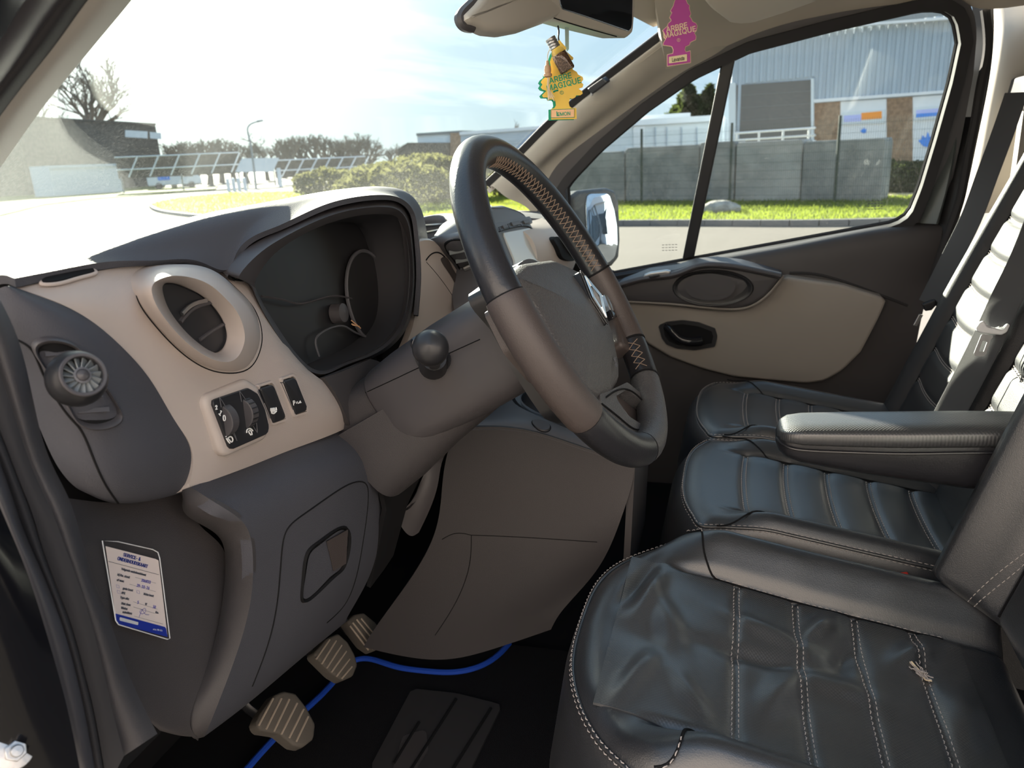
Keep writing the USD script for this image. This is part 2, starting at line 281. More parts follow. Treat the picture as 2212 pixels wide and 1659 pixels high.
M = dict(
    pad=mat('dash_pad', (0.070, 0.071, 0.083), 0.62, 0.2, (900, 0.0006, 0.55)),
    dark=mat('dark_plastic', (0.050, 0.046, 0.048), 0.52, 0.45, (1100, 0.0005, 0.5)),
    dark2=mat('smooth_dark_plastic', (0.068, 0.063, 0.067), 0.45, 0.5, (1600, 0.0002, 0.3)),
    black=mat('black_plastic', (0.018, 0.018, 0.02), 0.4, 0.5),
    well=mat('dark_well', (0.034, 0.034, 0.038), 0.5, 0.35),
    gloss=mat('gloss_black', (0.012, 0.012, 0.014), 0.12, 0.5),
    hole=mat('matt_black', (0.008, 0.008, 0.009), 0.8, 0.2),
    beige=mat('beige_plastic', (0.48, 0.42, 0.385), 0.5, 0.4, wave=(420, 0.00025, (0.5, 0.35, 0))),
    beige2=mat('smooth_beige_plastic', (0.49, 0.43, 0.395), 0.48, 0.4, (1500, 0.0002, 0.3)),
    taupe=mat('taupe_door_plastic', (0.28, 0.25, 0.225), 0.6, 0.35, (1200, 0.0003, 0.4)),
    liner=mat('headliner', (0.52, 0.47, 0.40), 0.85, 0.2, (1400, 0.0004, 0.5)),
    pillar=mat('pillar_trim', (0.42, 0.39, 0.34), 0.55, 0.35, (1300, 0.0003, 0.4)),
    visor=mat('visor_vinyl', (0.46, 0.43, 0.38), 0.6, 0.3, (1500, 0.0002, 0.4)),
    rubber=mat('rubber_seal', (0.034, 0.033, 0.035), 0.75, 0.2, (500, 0.0004, 0.5)),
    paint=mat('black_paint', (0.004, 0.004, 0.005), 0.15, 0.3),
    paintgrey=mat('door_shut_paint', (0.10, 0.115, 0.115), 0.35, 0.5),
    leather=mat('seat_leather', (0.020, 0.021, 0.024), 0.45, 0.5, voro=(700, 0.0004), coat=0.8),
    leather2=mat('bench_leather', (0.026, 0.027, 0.030), 0.52, 0.25, voro=(700, 0.0003), coat=0.05),
    mirror=mat('tinted_mirror', (0.50, 0.56, 0.64), 0.02, 0.5, metal=1.0),
    concrete2=mat('light_concrete', (0.40, 0.385, 0.355), 0.9, 0.2, (6, 0.02, 0.6), vary=(1.3, (0.30, 0.29, 0.27), 0.4, 0.65)),
    weave=mat('perforated_leather', (0.036, 0.037, 0.039), 0.45, 0.5, voro=(330, 0.0012, 0.0, True), coat=0.9),
    rim=mat('wheel_leather', (0.018, 0.018, 0.021), 0.33, 0.6, (420, 0.0004, 0.4)),
    rimmatt=mat('worn_wheel_leather', (0.062, 0.050, 0.047), 0.5, 0.5, (700, 0.0005, 0.5)),
    bag=mat('airbag_plastic', (0.075, 0.073, 0.075), 0.45, 0.5, voro=(480, 0.0009)),
    thread=mat('grey_thread', (0.42, 0.38, 0.36), 0.8, 0.2),
    tan=mat('tan_thread', (0.24, 0.18, 0.14), 0.8, 0.2),
    white=mat('white_print', (0.85, 0.85, 0.83), 0.6, 0.3),
    chrome=mat('chrome', (0.82, 0.84, 0.86), 0.08, 0.5, metal=1.0),
    silver=mat('brushed_metal', (0.50, 0.50, 0.50), 0.38, 0.5, metal=1.0, bump=(300, 0.0004, 0.4)),
    belt=mat('belt_webbing', (0.055, 0.055, 0.058), 0.6, 0.4, wave=(700, 0.0004, (0.6, 0.2, 0.3))),
    carpet=mat('black_carpet', (0.012, 0.012, 0.014), 0.95, 0.1, (700, 0.002, 0.8)),
    blue=mat('blue_piping', (0.012, 0.07, 0.48), 0.7, 0.3, (900, 0.001, 0.6)),
    pedal=mat('pedal_rubber', (0.10, 0.088, 0.075), 0.75, 0.3, (260, 0.0008, 0.5)),
    worn=mat('pedal_worn', (0.36, 0.30, 0.24), 0.6, 0.3),
    screen=mat('display_glass', (0.50, 0.50, 0.48), 0.18, 0.6),
    tread=mat('grey_screen_frame', (0.10, 0.10, 0.11), 0.45, 0.5),
    red=mat('red_button', (0.75, 0.05, 0.03), 0.35, 0.5),
    concrete=mat('concrete', (0.30, 0.29, 0.27), 0.9, 0.2, (6, 0.02, 0.6), vary=(1.7, (0.20, 0.20, 0.19), 0.4, 0.65)),
    asphalt=mat('asphalt', (0.150, 0.134, 0.118), 0.95, 0.1, (60, 0.006, 0.4), vary=(0.35, (0.130, 0.116, 0.102), 0.35, 0.7)),
    bouncebrick=mat('bounce_brick', (0.47, 0.42, 0.41), 0.9, 0.2, vary=(9, (0.40, 0.35, 0.34), 0.4, 0.6)),  # brick of the added unit, kept pale to bounce sunlight into the cab
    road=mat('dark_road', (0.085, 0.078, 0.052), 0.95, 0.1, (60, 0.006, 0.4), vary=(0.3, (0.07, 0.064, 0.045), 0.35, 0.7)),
    kerb=mat('kerb_stone', (0.16, 0.155, 0.15), 0.9, 0.2, (30, 0.01, 0.5)),
    soil=mat('turf_soil', (0.09, 0.115, 0.02), 0.95, 0.1, (25, 0.03, 0.8), vary=(1.5, (0.12, 0.13, 0.03), 0.4, 0.7)),
    clad=mat('blue_grey_cladding', (0.36, 0.42, 0.48), 0.5, 0.4),
    clad2=mat('pale_cladding', (0.62, 0.66, 0.68), 0.6, 0.3),
    brick=mat('far_brick', (0.30, 0.19, 0.12), 0.9, 0.2, vary=(9, (0.22, 0.14, 0.09), 0.4, 0.6)),
    darkbrick=mat('dark_brick', (0.10, 0.085, 0.07), 0.9, 0.2, vary=(3, (0.07, 0.06, 0.05), 0.4, 0.6)),
    roof=mat('grey_roof', (0.17, 0.18, 0.18), 0.7, 0.3),
    door=mat('roller_door', (0.13, 0.125, 0.12), 0.6, 0.3),
    facade=mat('white_facade', (0.70, 0.71, 0.72), 0.6, 0.3),
    fence=mat('fence_green', (0.012, 0.03, 0.022), 0.5, 0.4),
    lamp=mat('lamp_post_metal', (0.22, 0.24, 0.25), 0.5, 0.4, metal=0.4),
    bark=mat('bark', (0.12, 0.10, 0.075), 0.9, 0.2), twig=mat('far_twigs', (0.17, 0.14, 0.11), 0.9, 0.2),
    rock=mat('rock', (0.33, 0.31, 0.27), 0.9, 0.2, (14, 0.03, 0.7), vary=(5, (0.20, 0.19, 0.17), 0.4, 0.6)),
    yellow=mat('yellow_card', (0.78, 0.52, 0.10), 0.7, 0.3), greenink=mat('green_print', (0.02, 0.30, 0.17), 0.7, 0.3), peach=mat('peach_card', (0.80, 0.48, 0.28), 0.7, 0.3), cream=mat('cream_card', (0.80, 0.66, 0.42), 0.7, 0.3),
    magenta=mat('magenta_card', (0.46, 0.075, 0.32), 0.7, 0.3), pale=mat('pale_print', (0.80, 0.60, 0.42), 0.7, 0.3), darkink=mat('dark_print', (0.03, 0.04, 0.05), 0.7, 0.3),
    spice=mat('dried_herb', (0.13, 0.065, 0.04), 0.9, 0.2, (900, 0.002, 0.8), vary=(600, (0.28, 0.15, 0.09), 0.45, 0.6)), cork=mat('tassel_bead', (0.50, 0.32, 0.19), 0.6, 0.4), straw=mat('tassel_thread', (0.75, 0.62, 0.42), 0.8, 0.2),
    paper=mat('card_paper', (0.80, 0.70, 0.66), 0.7, 0.3), ink=mat('navy_print', (0.02, 0.04, 0.22), 0.7, 0.3), blueband=mat('blue_band', (0.012, 0.035, 0.33), 0.5, 0.4), pen=mat('pen_ink', (0.13, 0.12, 0.42), 0.7, 0.3), greyink=mat('grey_print', (0.10, 0.10, 0.12), 0.7, 0.3),
    orange=mat('orange_poster', (0.85, 0.30, 0.05), 0.6, 0.3), sky_blue=mat('blue_poster', (0.05, 0.24, 0.75), 0.6, 0.3), lilac=mat('lilac_poster', (0.45, 0.48, 0.80), 0.6, 0.3),
    clearplastic=usdkit.material(stage, '/World/Looks/clear_sleeve', {'t': ('transparent_bsdf', {}), 'g': ('glossy_bsdf', {'color': (1, 1, 1), 'roughness': 0.12}), 'lw': ('layer_weight', {}), 'pw': ('math', {'math_type': 'power', 'value2': 5.0}), 'f': ('math', {'math_type': 'multiply_add', 'value2': 0.20, 'value3': 0.022}), 'm': ('mix_closure', {})}, [('lw.facing', 'pw.value1'), ('pw.value', 'f.value1'), ('f.value', 'm.fac'), ('t.BSDF', 'm.closure1'), ('g.BSDF', 'm.closure2')], surface='m.closure'),
    bottle=mat('bottle_glass', (0.95, 0.97, 0.95), 0.02, 0.5, trans=1.0),
)
def leafmat(name, c, tr):
    return usdkit.material(stage, '/World/Looks/' + name, {'o': ('object_info', {}), 'g': ('geometry', {}), 'h': ('hsv', {'color': c}), 'r': ('map_range', {'to_min': 0.7, 'to_max': 1.3}), 'd': ('diffuse_bsdf', {}), 't': ('translucent_bsdf', {'color': tr}), 'm': ('mix_closure', {'fac': 0.45})},
        [('g.random_per_island', 'r.value'), ('r.result', 'h.value'), ('h.color', 'd.color'), ('d.BSDF', 'm.closure1'), ('t.BSDF', 'm.closure2')], surface='m.closure')
M['grass'] = leafmat('grass_blades', (0.17, 0.22, 0.035), (0.30, 0.37, 0.055)); M['leaf'] = leafmat('evergreen_leaves', (0.07, 0.085, 0.035), (0.06, 0.08, 0.02)); M['scrub'] = leafmat('scrub_leaves', (0.14, 0.135, 0.08), (0.15, 0.15, 0.06))
def glassmat(name, tint, dust, lo, hi, scale, stretch, rot):
    """Window glass; dust on it scatters the light that falls through."""
    return usdkit.material(stage, '/World/Looks/' + name, {
        't': ('transparent_bsdf', {'color': tint}), 'gl': ('glossy_bsdf', {'color': (1, 1, 1), 'roughness': 0.0}), 'lw': ('layer_weight', {}), 'pw': ('math', {'math_type': 'power', 'value2': 5.0}), 'f': ('math', {'math_type': 'multiply_add', 'value2': 0.20, 'value3': 0.022}), 'm': ('mix_closure', {}),
        'g': ('geometry', {}), 'mp': ('mapping', {'rotation': rot, 'scale': stretch}), 'n': ('noise_texture', {'scale': scale, 'detail': 3.0, 'roughness': 0.7}), 'k': ('map_range', {'from_min': 0.50, 'from_max': 0.66, 'to_min': 0.25, 'to_max': 1.0, 'clamp': True}),
        'n2': ('noise_texture', {'scale': 6.0, 'detail': 3.0}), 'k2': ('map_range', {'from_min': 0.3, 'from_max': 0.7, 'to_min': 0.6, 'to_max': 1.25, 'clamp': True}),
        'x': ('separate_xyz', {}), 'h': ('map_range', {'range_type': 'smoothstep', 'from_min': lo, 'from_max': hi, 'to_min': dust, 'to_max': dust * 0.16, 'clamp': True}), 'a': ('math', {'math_type': 'multiply'}), 'a2': ('math', {'math_type': 'multiply', 'use_clamp': True}),
        'tr': ('translucent_bsdf', {'color': (0.86, 0.84, 0.76)}), 'mm': ('mix_closure', {})},
        [('g.position', 'mp.vector'), ('mp.vector', 'n.vector'), ('n.fac', 'k.value'), ('g.position', 'n2.vector'), ('n2.fac', 'k2.value'), ('g.position', 'x.vector'), ('x.z', 'h.value'), ('k.result', 'a.value1'), ('h.result', 'a.value2'), ('a.value', 'a2.value1'), ('k2.result', 'a2.value2'),
         ('lw.facing', 'pw.value1'), ('pw.value', 'f.value1'), ('f.value', 'm.fac'), ('t.BSDF', 'm.closure1'), ('gl.BSDF', 'm.closure2'), ('a2.value', 'mm.fac'), ('m.closure', 'mm.closure1'), ('tr.BSDF', 'mm.closure2')], surface='mm.closure')
M['windscreen'] = glassmat('windscreen_glass', (0.94, 0.97, 0.955), 0.045, 1.42, 1.62, 330, (1.0, 1.0, 1.0), (0, 0, 0.5))
M['sideglass'] = glassmat('side_glass', (0.93, 0.96, 0.95), 0.006, 1.2, 1.9, 200, (1, 1, 1), (0, 0, 0))
# ================================================================ the van's shell (setting)
def struct(name, mesh, m, parent=None, label=None, smooth=40): return obj(name, mesh, m, parent, label=label, kind=None if parent else 'structure', smooth=smooth)
def sthing(name, loc=(0, 0, 0)): return thing(name, loc=loc, kind='structure')
floor = struct('floor', box([-0.86, -0.95, 0.56], [0.86, 0.86, 0.62]), M['carpet'])
# windscreen
wb = [(-0.80, 0.75, 1.37), (-0.45, 0.92, 1.362), (0, 0.975, 1.36), (0.45, 0.92, 1.362), (0.80, 0.75, 1.37)]
wt = [(-0.665, 0.18, 1.79), (-0.36, 0.27, 1.82), (0, 0.30, 1.83), (0.36, 0.27, 1.82), (0.665, 0.18, 1.79)]
wm = [((np.array(a) * .5 + np.array(b) * .5) + [0, .012, .012]) for a, b in zip(wb, wt)]
struct('window_1', sheet(patch([wb, wm, wt], 24, 40), 0.005), M['windscreen'])
# roof lining, rails and the closing walls
rail = [(1440, 172, .785), (1490, 142, .78), (1560, 106, .775), (1650, 68, .77), (1760, 37, .765), (1880, 16, .76), (2000, 3, .765), (2070, 4, .775), (2112, 18, .785)]
E = X(rail)
E = np.vstack([E, E[-1] + [0, -.12, .0], E[-1] + [0, -.40, .0]])
rows = [E, E + [-.05, 0, .035], E + [-.13, 0, .07]]
top = np.array([[0.30, y, 1.865] for y in E[:, 1]]); rows += [np.where(np.arange(3) == 2, np.minimum(top, 9), top)]
rows += [top * [0, 1, 1] + [0, 0, .015], top * [0, 1, 1] + [-.45, 0, .005], top * [0, 1, 1] + [-.70, 0, -.03], top * [0, 1, 1] + [-.77, 0, -.07]]
struct('ceiling', sheet(patch(rows, 48, 40), 0.02, (0, 0, 1)), M['liner'])
hd = [(x, y, z) for x, y, z in spl(wt, 24)]
struct('trim_1', sheet(np.stack([np.array(hd) + [0, .015, -.012], np.array(hd) + [0, -.04, .0], np.array(hd) + [0, -.16, .045]]), 0.015, (0, 0, 1.2)), M['liner'])
struct('wall_back', box([-0.86, -0.93, 0.62], [0.86, -0.90, 1.9]), M['dark'])
struct('wall_right', box([0.84, -0.92, 0.62], [0.87, -0.60, 1.95]), M['pillar'])
struct('wall_front', box([-0.86, 0.86, 0.62], [0.86, 0.90, 1.33]), M['hole'])
struct('trim_2', box([-0.87, 0.60, 0.62], [-0.855, 0.88, 1.34]), M['hole'])
struct('trim_3', box([0.85, 0.40, 0.62], [0.87, 0.88, 1.33]), M['hole'])

# far A pillar trim
e1 = X([(1472, 20, .675), (1468, 50, .68), (1437, 82, .69), (1330, 163, .715), (1200, 268, .74), (1132, 336, .755), (1062, 402, .77)])
e2 = X([(1530, 20, .69), (1505, 62, .70), (1462, 98, .715), (1352, 185, .735), (1220, 296, .757), (1150, 362, .77), (1092, 425, .785)])
e3 = X([(1580, 40, .73), (1540, 85, .745), (1482, 128, .76), (1385, 200, .775), (1250, 296, .79), (1175, 362, .80), (1125, 440, .81)])
e4 = X([(1596, 84, .775), (1556, 118, .78), (1497, 158, .79), (1408, 224, .805), (1278, 315, .815), (1203, 380, .825), (1156, 465, .83)])
struct('trim_4', sheet(patch([e1 + [.02, .02, -.01], e1, e2, e3, e4], 40, 60), 0.012), M['pillar'])
struct('trim_5', strap(spl(e1 + [0.004, .012, 0.003], 50), gnormals(np.stack([e1, e2]))[0][3], .026, .008), M['rubber'])

# far (passenger) door: window plane leans inwards
W = Frame((0.865, 0, 1.30), (0, -1.0, 0), (-.17, 0, 1.0))          # n points into the cab
dr = sthing('door_1', (0.84, -0.1, 0.62))
hole = [(1227, 402), (1245, 380), (1300, 322), (1400, 237), (1500, 167), (1620, 110), (1800, 63), (1985, 21), (2030, 20), (2058, 38), (2068, 90), (2050, 175), (2015, 300), (1985, 400), (1962, 458), (1930, 479), (1700, 521), (1490, 559), (1320, 590), (1262, 530), (1230, 450)]
outer = [(1158, 402), (1225, 332), (1300, 275), (1400, 203), (1490, 143), (1560, 103), (1650, 63), (1760, 31), (1880, 10), (2000, -6), (2065, -6), (2098, 16), (2106, 70), (2098, 160), (2072, 300), (2045, 420), (2030, 500), (1700, 560), (1330, 640), (1200, 610), (1160, 500)]
hp, op = rpoly(W.px(hole), 0.006, 120), rpoly(W.px(outer), 0.004, 120)
obj('window_frame', plate(sg.Polygon(op, [hp]), W.o, W.u, W.v, 0.03, z0=-0.012), M['dark2'], dr)
o2 = sg.Polygon(hp).buffer(0.022)
obj('window_seal', plate(sg.Polygon(o2.exterior, [sg.Polygon(hp).buffer(-0.001).exterior.coords]), W.o, W.u, W.v, 0.024, z0=0.016), M['rubber'], dr)
obj('glass_run', tube([W.p(a, b, .002) for a, b in hp], 0.006, 6, True), M['rubber'], dr)
bar = W.px([(1561, 122), (1593, 105), (1499, 558), (1473, 563)], .01)
obj('window_divider', pillow(rpoly(bar, .001, 24), W.p(0, 0, .0), W.u, W.v, .02, .004, back=.01), M['black'], dr)
dv = W.px([(1577, 113), (1486, 560)])
(ax, ay), (bx, by) = dv; dirv = np.array([bx - ax, by - ay]); q0, q1 = dv[0] - dirv * 3, dv[0] + dirv * 4; nn = np.array([-dirv[1], dirv[0]]) / np.hypot(*dirv) * 5
H = sg.Polygon(hp).buffer(.006)
for k, sgn in ((2, 1), (3, -1)):
    g = H.intersection(sg.Polygon([q0, q1, q1 + nn * sgn, q0 + nn * sgn]))
    pane_ = struct(f'window_{k}', plates(g, W.o, W.u, W.v, 0.004, z0=-0.004), M['sideglass'])
    cx_, cy_, rows_ = ((1890, 452, 4), (1446, 541, 3))[k - 2]
    mk_ = [tube([W.pt(cx_ - 16 + a_, cy_ - 6 * r_ - a_ * .03, .001), W.pt(cx_ - 16 + a_ + 5, cy_ - 6 * r_ - a_ * .03, .001)], .0007, 4) for r_ in range(rows_) for a_ in range(0, 32, 7)]
    obj('etched_mark', mk_, M['dark2'], pane_, kind='stuff', smooth=False)
# door trim: base panel, beige panel, armrest, pull cup, handle, switch
base = patch([X([(1195, 590, .845), (1330, 603, .845), (1490, 566, .845), (1700, 527, .845), (1930, 485, .845), (2033, 481, .84)]),
              X([(1200, 612, .82), (1335, 612, .82), (1495, 578, .815), (1705, 536, .81), (1935, 496, .81), (2036, 494, .82)]),
              X([(1210, 680, .81), (1340, 680, .81), (1500, 660, .80), (1705, 610, .795), (1930, 585, .80), (2015, 590, .815)]),
              X([(1230, 780, .80), (1345, 780, .80), (1500, 760, .795), (1700, 740, .79), (1900, 700, .80), (1990, 690, .815)]),
              X([(1260, 880, .80), (1360, 880, .80), (1510, 880, .80), (1700, 870, .80), (1850, 860, .80), (1960, 850, .815)]),
              X([(1300, 1100, .81), (1400, 1100, .81), (1530, 1120, .81), (1700, 1130, .81), (1830, 1130, .81), (1900, 1130, .82)])], 50, 60)
dbase = obj('door_panel', sheet(base, .02), M['dark'], dr)
DB = sheet(base, .02)
bp = [(1340, 648), (1465, 657), (1519, 663), (1582, 667), (1618, 661), (1655, 637), (1690, 594), (1819, 612), (1914, 642), (1896, 683), (1858, 756), (1819, 795), (1781, 818), (1740, 824), (1588, 810), (1520, 793), (1450, 768), (1400, 738), (1360, 690)]
D2 = Frame(np.array([0.785, 0.0, 1.1]), (0, -1.0, 0), (-.06, 0, 1.0))
obj('beige_panel', D2.pillow(bp, .02, .012, .008, .004, n=90, back=.02), M['taupe'], dr, label='taupe lower panel')
arm = [(1318, 640), (1338, 612), (1400, 588), (1462, 580), (1500, 567), (1545, 563), (1600, 569), (1650, 582), (1692, 594), (1656, 637), (1620, 660), (1582, 666), (1519, 662), (1465, 656), (1345, 650)]
D3 = Frame(np.array([0.755, 0.0, 1.1]), (0, -1.0, 0), (-.10, 0, 1.0))
obj('armrest', D3.pillow(arm, .018, .004, .012, .003, n=90, back=.045), M['dark2'], dr)
D4 = Frame(D3.p(0, 0, .0205), D3.u, D3.v)
cup = D4.px([(1540 + 83 * math.cos(a), 622 + 37 * math.sin(a)) for a in np.linspace(0, 2 * np.pi, 40, endpoint=False)])
obj('pull_cup', loft([[D4.p(*q, h) for q in (cup - cup.mean(0)) * s + cup.mean(0)] for s, h in ((1.08, -.004), (1.03, .004), (.97, .004), (.90, -.001))]), M['black'], dr)
cup2 = (cup - cup.mean(0)) * [.62, .72] + cup.mean(0) + [-.006, .004]
obj('grip_recess', pillow(cup2, D4.o, D4.u, D4.v, .007, .003), M['dark2'], dr)
obj('armrest_edge', tube(spl([D4.pt(*q, -.006) for q in [(1350, 651), (1465, 658), (1519, 664), (1582, 668), (1620, 662), (1657, 638), (1693, 595)]], 50), .0028, 6), M['taupe'], dr)
obj('armrest_ledge', tube(spl([D4.pt(*q, .004) for q in [(1332, 618), (1400, 600), (1460, 592), (1500, 577), (1545, 572), (1600, 578), (1650, 588), (1686, 596)]], 40), .011, 10, up=(0, 0, 1), r2=.008), M['dark2'], dr)
sw = obj('window_switch', D4.pillow([(1392, 592), (1405, 587), (1440, 582), (1450, 584), (1447, 592), (1436, 597), (1400, 604), (1389, 602)], .012, .002, .003), M['silver'], dr)
obj('switch_rocker', D4.pillow([(1402, 593), (1424, 589), (1428, 594), (1406, 599)], .016, .001, .002), M['black'], sw)
hf = [(1423, 702), (1440, 694), (1475, 690), (1510, 695), (1545, 708), (1550, 725), (1545, 747), (1500, 755), (1462, 751), (1440, 742), (1430, 728)]
D5 = Frame(D2.p(0, 0, .02), D2.u, D2.v); ho = rpoly(D5.px(hf), .004, 60); hi = sg.Polygon(ho).buffer(-.010)
fr = obj('handle_bezel', plate(sg.Polygon(ho, [hi.exterior.coords]), D5.o, D5.u, D5.v, .008), M['black'], dr)
obj('handle_recess', plate(hi.buffer(.004), D5.o, D5.u, D5.v, .0055), M['hole'], dr)
obj('door_handle', tube(spl([D5.pt(a, b, c) for a, b, c in ((1437, 705, .006), (1448, 712, .016), (1462, 728, .022), (1485, 738, .022), (1515, 737, .010))], 24), np.linspace(.009, .013, 24), 10, up=(-1, 0, 0), r2=np.linspace(.006, .010, 24)), M['gloss'], dr)
obj('speaker_edge', groove(DB, [(1705, 590), (1760, 592), (1850, 618), (1960, 660)], .004), M['rubber'], dr)

# far B pillar: shut face, seal, sunlit front face, inner face
pb = sthing('trim_6', (0.8, -.5, .62))
obj('shut_face', sheet(patch([X([(2085, -40, .83), (2106, 60, .83), (2098, 160, .83), (2072, 300, .83), (2044, 420, .83), (2020, 520, .83)]), X([(2140, -40, .80), (2140, 60, .80), (2132, 160, .80), (2105, 300, .80), (2080, 420, .80), (2050, 520, .80)])], 8, 40), .01), M['black'], pb)
obj('painted_strip', sheet(patch([X([(2078, 150, .835), (2040, 300, .835), (2004, 415, .835), (1988, 482, .835)]), X([(2090, 150, .81), (2070, 270, .81), (2042, 415, .81), (2022, 484, .81)])], 6, 30), .008), M['paintgrey'], pb)
obj('door_seal', tube(spl(X([(2128, 20, .80), (2134, 106, .80), (2120, 180, .80), (2105, 270, .80), (2090, 345, .80), (2074, 430, .80), (2050, 500, .80), (2010, 620, .80)]), 60), .010, 8), M['rubber'], pb)
l1 = Y([(2118, -70, -.54), (2128, 0, -.54), (2140, 110, -.545), (2127, 190, -.55), (2111, 280, -.56), (2095, 370, -.565), (2078, 450, -.57), (2040, 600, -.58)])
l2 = Y([(2158, -70, -.55), (2160, 0, -.55), (2166, 70, -.55), (2152, 180, -.555), (2133, 280, -.565), (2110, 390, -.57), (2098, 450, -.575), (2060, 600, -.585)])
obj('pillar_face', sheet(patch([l1, l2, l2 + [-.02, -.05, 0], l2 + [-.02, -.36, 0]], 30, 50), .01), M['pillar'], pb)
obj('pillar_base', sheet(patch([Y([(2035, 486, -.535), (2075, 470, -.535), (2190, 455, -.545)]), Y([(1980, 640, -.53), (2060, 640, -.535), (2160, 640, -.545)]), Y([(1930, 800, -.52), (2020, 800, -.525), (2130, 800, -.53)])], 20, 12), .01), M['dark'], pb)
anc = thing('belt_anchor', 'black seat belt guide on the beige pillar behind the passenger window', 'seat belt anchor', at(2185, 190, y=-.60))
af = Frame.fit(at(2185, 190, y=-.60), at(2212, 190, y=-.60), at(2185, 160, y=-.60))
obj('anchor_cover', af.pillow([(2172, 185), (2182, 176), (2205, 168), (2235, 160), (2240, 240), (2200, 232), (2180, 215), (2171, 200)], .02, .006, .006), M['black'], anc)
obj('anchor_bolt', af.pillow([(2190 + 5 * math.cos(a), 195 + 5 * math.sin(a)) for a in np.linspace(0, 6.2, 12)], .024, .0, .001), M['dark2'], anc)

# near door opening: the strips down the hinge side
def band(a, b, xa, xb, bulge, name, m, parent, n=60):
    A, B = spl(X([(p, q, xa) for p, q in a]), n), spl(X([(p, q, xb) for p, q in b]), n)
    out = CAM - (A + B) / 2; out /= np.linalg.norm(out, axis=1, keepdims=True)
    G = np.array([A * (1 - s) + B * s + out * bulge * math.sin(math.pi * s) for s in np.linspace(0, 1, 9)])
    return obj(name, sheet(G, .006), m, parent)
jb = sthing('trim_7', (-.88, .35, .62))
t0 = [(-15, 620), (40, 735), (87, 931), (118, 1015), (147, 1073), (166, 1127), (200, 1243), (239, 1347), (281, 1463), (340, 1585)]
t1 = [(-60, 640), (-10, 780), (40, 925), (73, 1019), (116, 1115), (140, 1180), (166, 1250), (208, 1385), (235, 1501), (268, 1633)]
t2 = [(-110, 640), (-60, 790), (5, 940), (35, 1019), (70, 1110), (96, 1193), (154, 1347), (185, 1460), (200, 1520), (232, 1700)]
t3 = [(-140, 640), (-90, 790), (-30, 930), (8, 1019), (50, 1142), (75, 1200), (127, 1328), (166, 1463), (185, 1550), (212, 1700)]
t4 = [(-190, 640), (-140, 790), (-80, 930), (-25, 1040), (20, 1142), (58, 1235), (100, 1366), (130, 1470), (150, 1550), (180, 1700)]
t5 = [(-330, 640), (-300, 790), (-240, 930), (-190, 1040), (-150, 1142), (-140, 1235), (-120, 1366), (-110, 1470), (-100, 1550), (-90, 1700)]
band(t0, t1, -.842, -.862, .008, 'sill_trim', M['dark'], jb)
band(t1, t2, -.866, -.874, .002, 'carpet_strip', M['rubber'], jb)
band(t2, t3, -.872, -.878, .005, 'door_seal', M['rubber'], jb)
band(t3, t4, -.878, -.892, .007, 'seal_lip', M['dark2'], jb)
band(t4, t5, -.905, -.935, .012, 'hinge_pillar', M['paint'], jb)
bo = at(31, 1622, x=-.926); bn = CAM - bo; bn /= np.linalg.norm(bn); bn = bn + [-.1, -.55, .2]; bn /= np.linalg.norm(bn)
bt = thing('hinge_bolt', 'silver hexagonal bolt on a round washer in the black door jamb', 'bolt', bo)
obj('washer', lathe([(0, -.004), (.0105, -.004), (.0115, -.002), (.0105, 0.001), (.006, .0018), (0, .002)], bo, bn), M['silver'], bt)
bf = Frame(bo, np.cross(bn, [0, 0, 1]), [0, 0, 1.0]); bf.n = bn
hexa = [(.0062 * math.cos(a), .0062 * math.sin(a)) for a in np.arange(6) * math.pi / 3 + .3]
obj('nut', pillow(hexa, bo, bf.u, np.cross(bn, bf.u), .006, .0008), M['silver'], bt)
obj('thread_end', lathe([(0, 0), (.0035, 0), (.0035, .009), (.003, .010), (0, .0102)], bo, bn, 16), M['silver'], bt)

# near A pillar
pa = sthing('trim_8', (-.8, .3, 1.4))
n0 = [(330, -60), (285, 0), (216, 83), (147, 166), (96, 228), (0, 363), (-120, 530)]
n1 = [(240, -60), (190, 0), (125, 90), (62, 170), (5, 245), (-70, 350), (-200, 530)]
n2 = [(190, -60), (135, 0), (70, 90), (20, 160), (-50, 250), (-130, 350), (-260, 530)]
n3 = [(110, -60), (55, 0), (5, 80), (-50, 160), (-120, 250), (-200, 350), (-330, 530)]
n4 = [(-120, -60), (-150, 0), (-200, 80), (-250, 160), (-300, 250), (-380, 350), (-500, 530)]
band(n0, n1, -.755, -.80, .012, 'pillar_trim', M['pillar'], pa)
band(n1, n2, -.80, -.825, .010, 'door_seal', M['rubber'], pa)
band(n2, n3, -.825, -.85, .004, 'seal_lip', M['dark2'], pa)
band(n3, n4, -.855, -.90, .01, 'painted_pillar', M['paint'], pa)
# ================================================================ dashboard
db = thing('dashboard', 'dark grey dashboard with a beige instrument surround, vents and centre display', 'dashboard', (0, 0.5, 0.62))
# upper pad with the instrument hood
S_ = [(35, 621), (140, 598), (245, 579), (347, 572), (424, 573), (481, 588), (530, 538), (600, 500), (704, 454), (790, 434), (837, 432), (866, 440), (887, 466), (895, 520), (899, 590), (893, 680)]
M_ = [(26, 617), (135, 588), (235, 566), (340, 545), (425, 532), (485, 515), (540, 492), (606, 465), (708, 436), (788, 422), (836, 423), (869, 437), (891, 466), (902, 520), (907, 590), (903, 680)]
U_ = [(12, 613), (127, 579), (215, 555), (320, 521), (410, 494), (490, 470), (550, 456), (610, 443), (710, 423), (783, 414.5), (835, 416), (872, 435), (894, 466), (906, 520), (912, 590), (910, 680)]
sy = [.455, .455, .452, .45, .448, .446, .444, .440, .434, .43, .43, .43, .43, .432, .434, .44]
s0 = Y([(a, b, y) for (a, b), y in zip(S_, sy)]); so = [.2, .2, .2, .2, .22, .28, .4, .55, .75, .9, 1, 1, 1, 1, 1, 1]
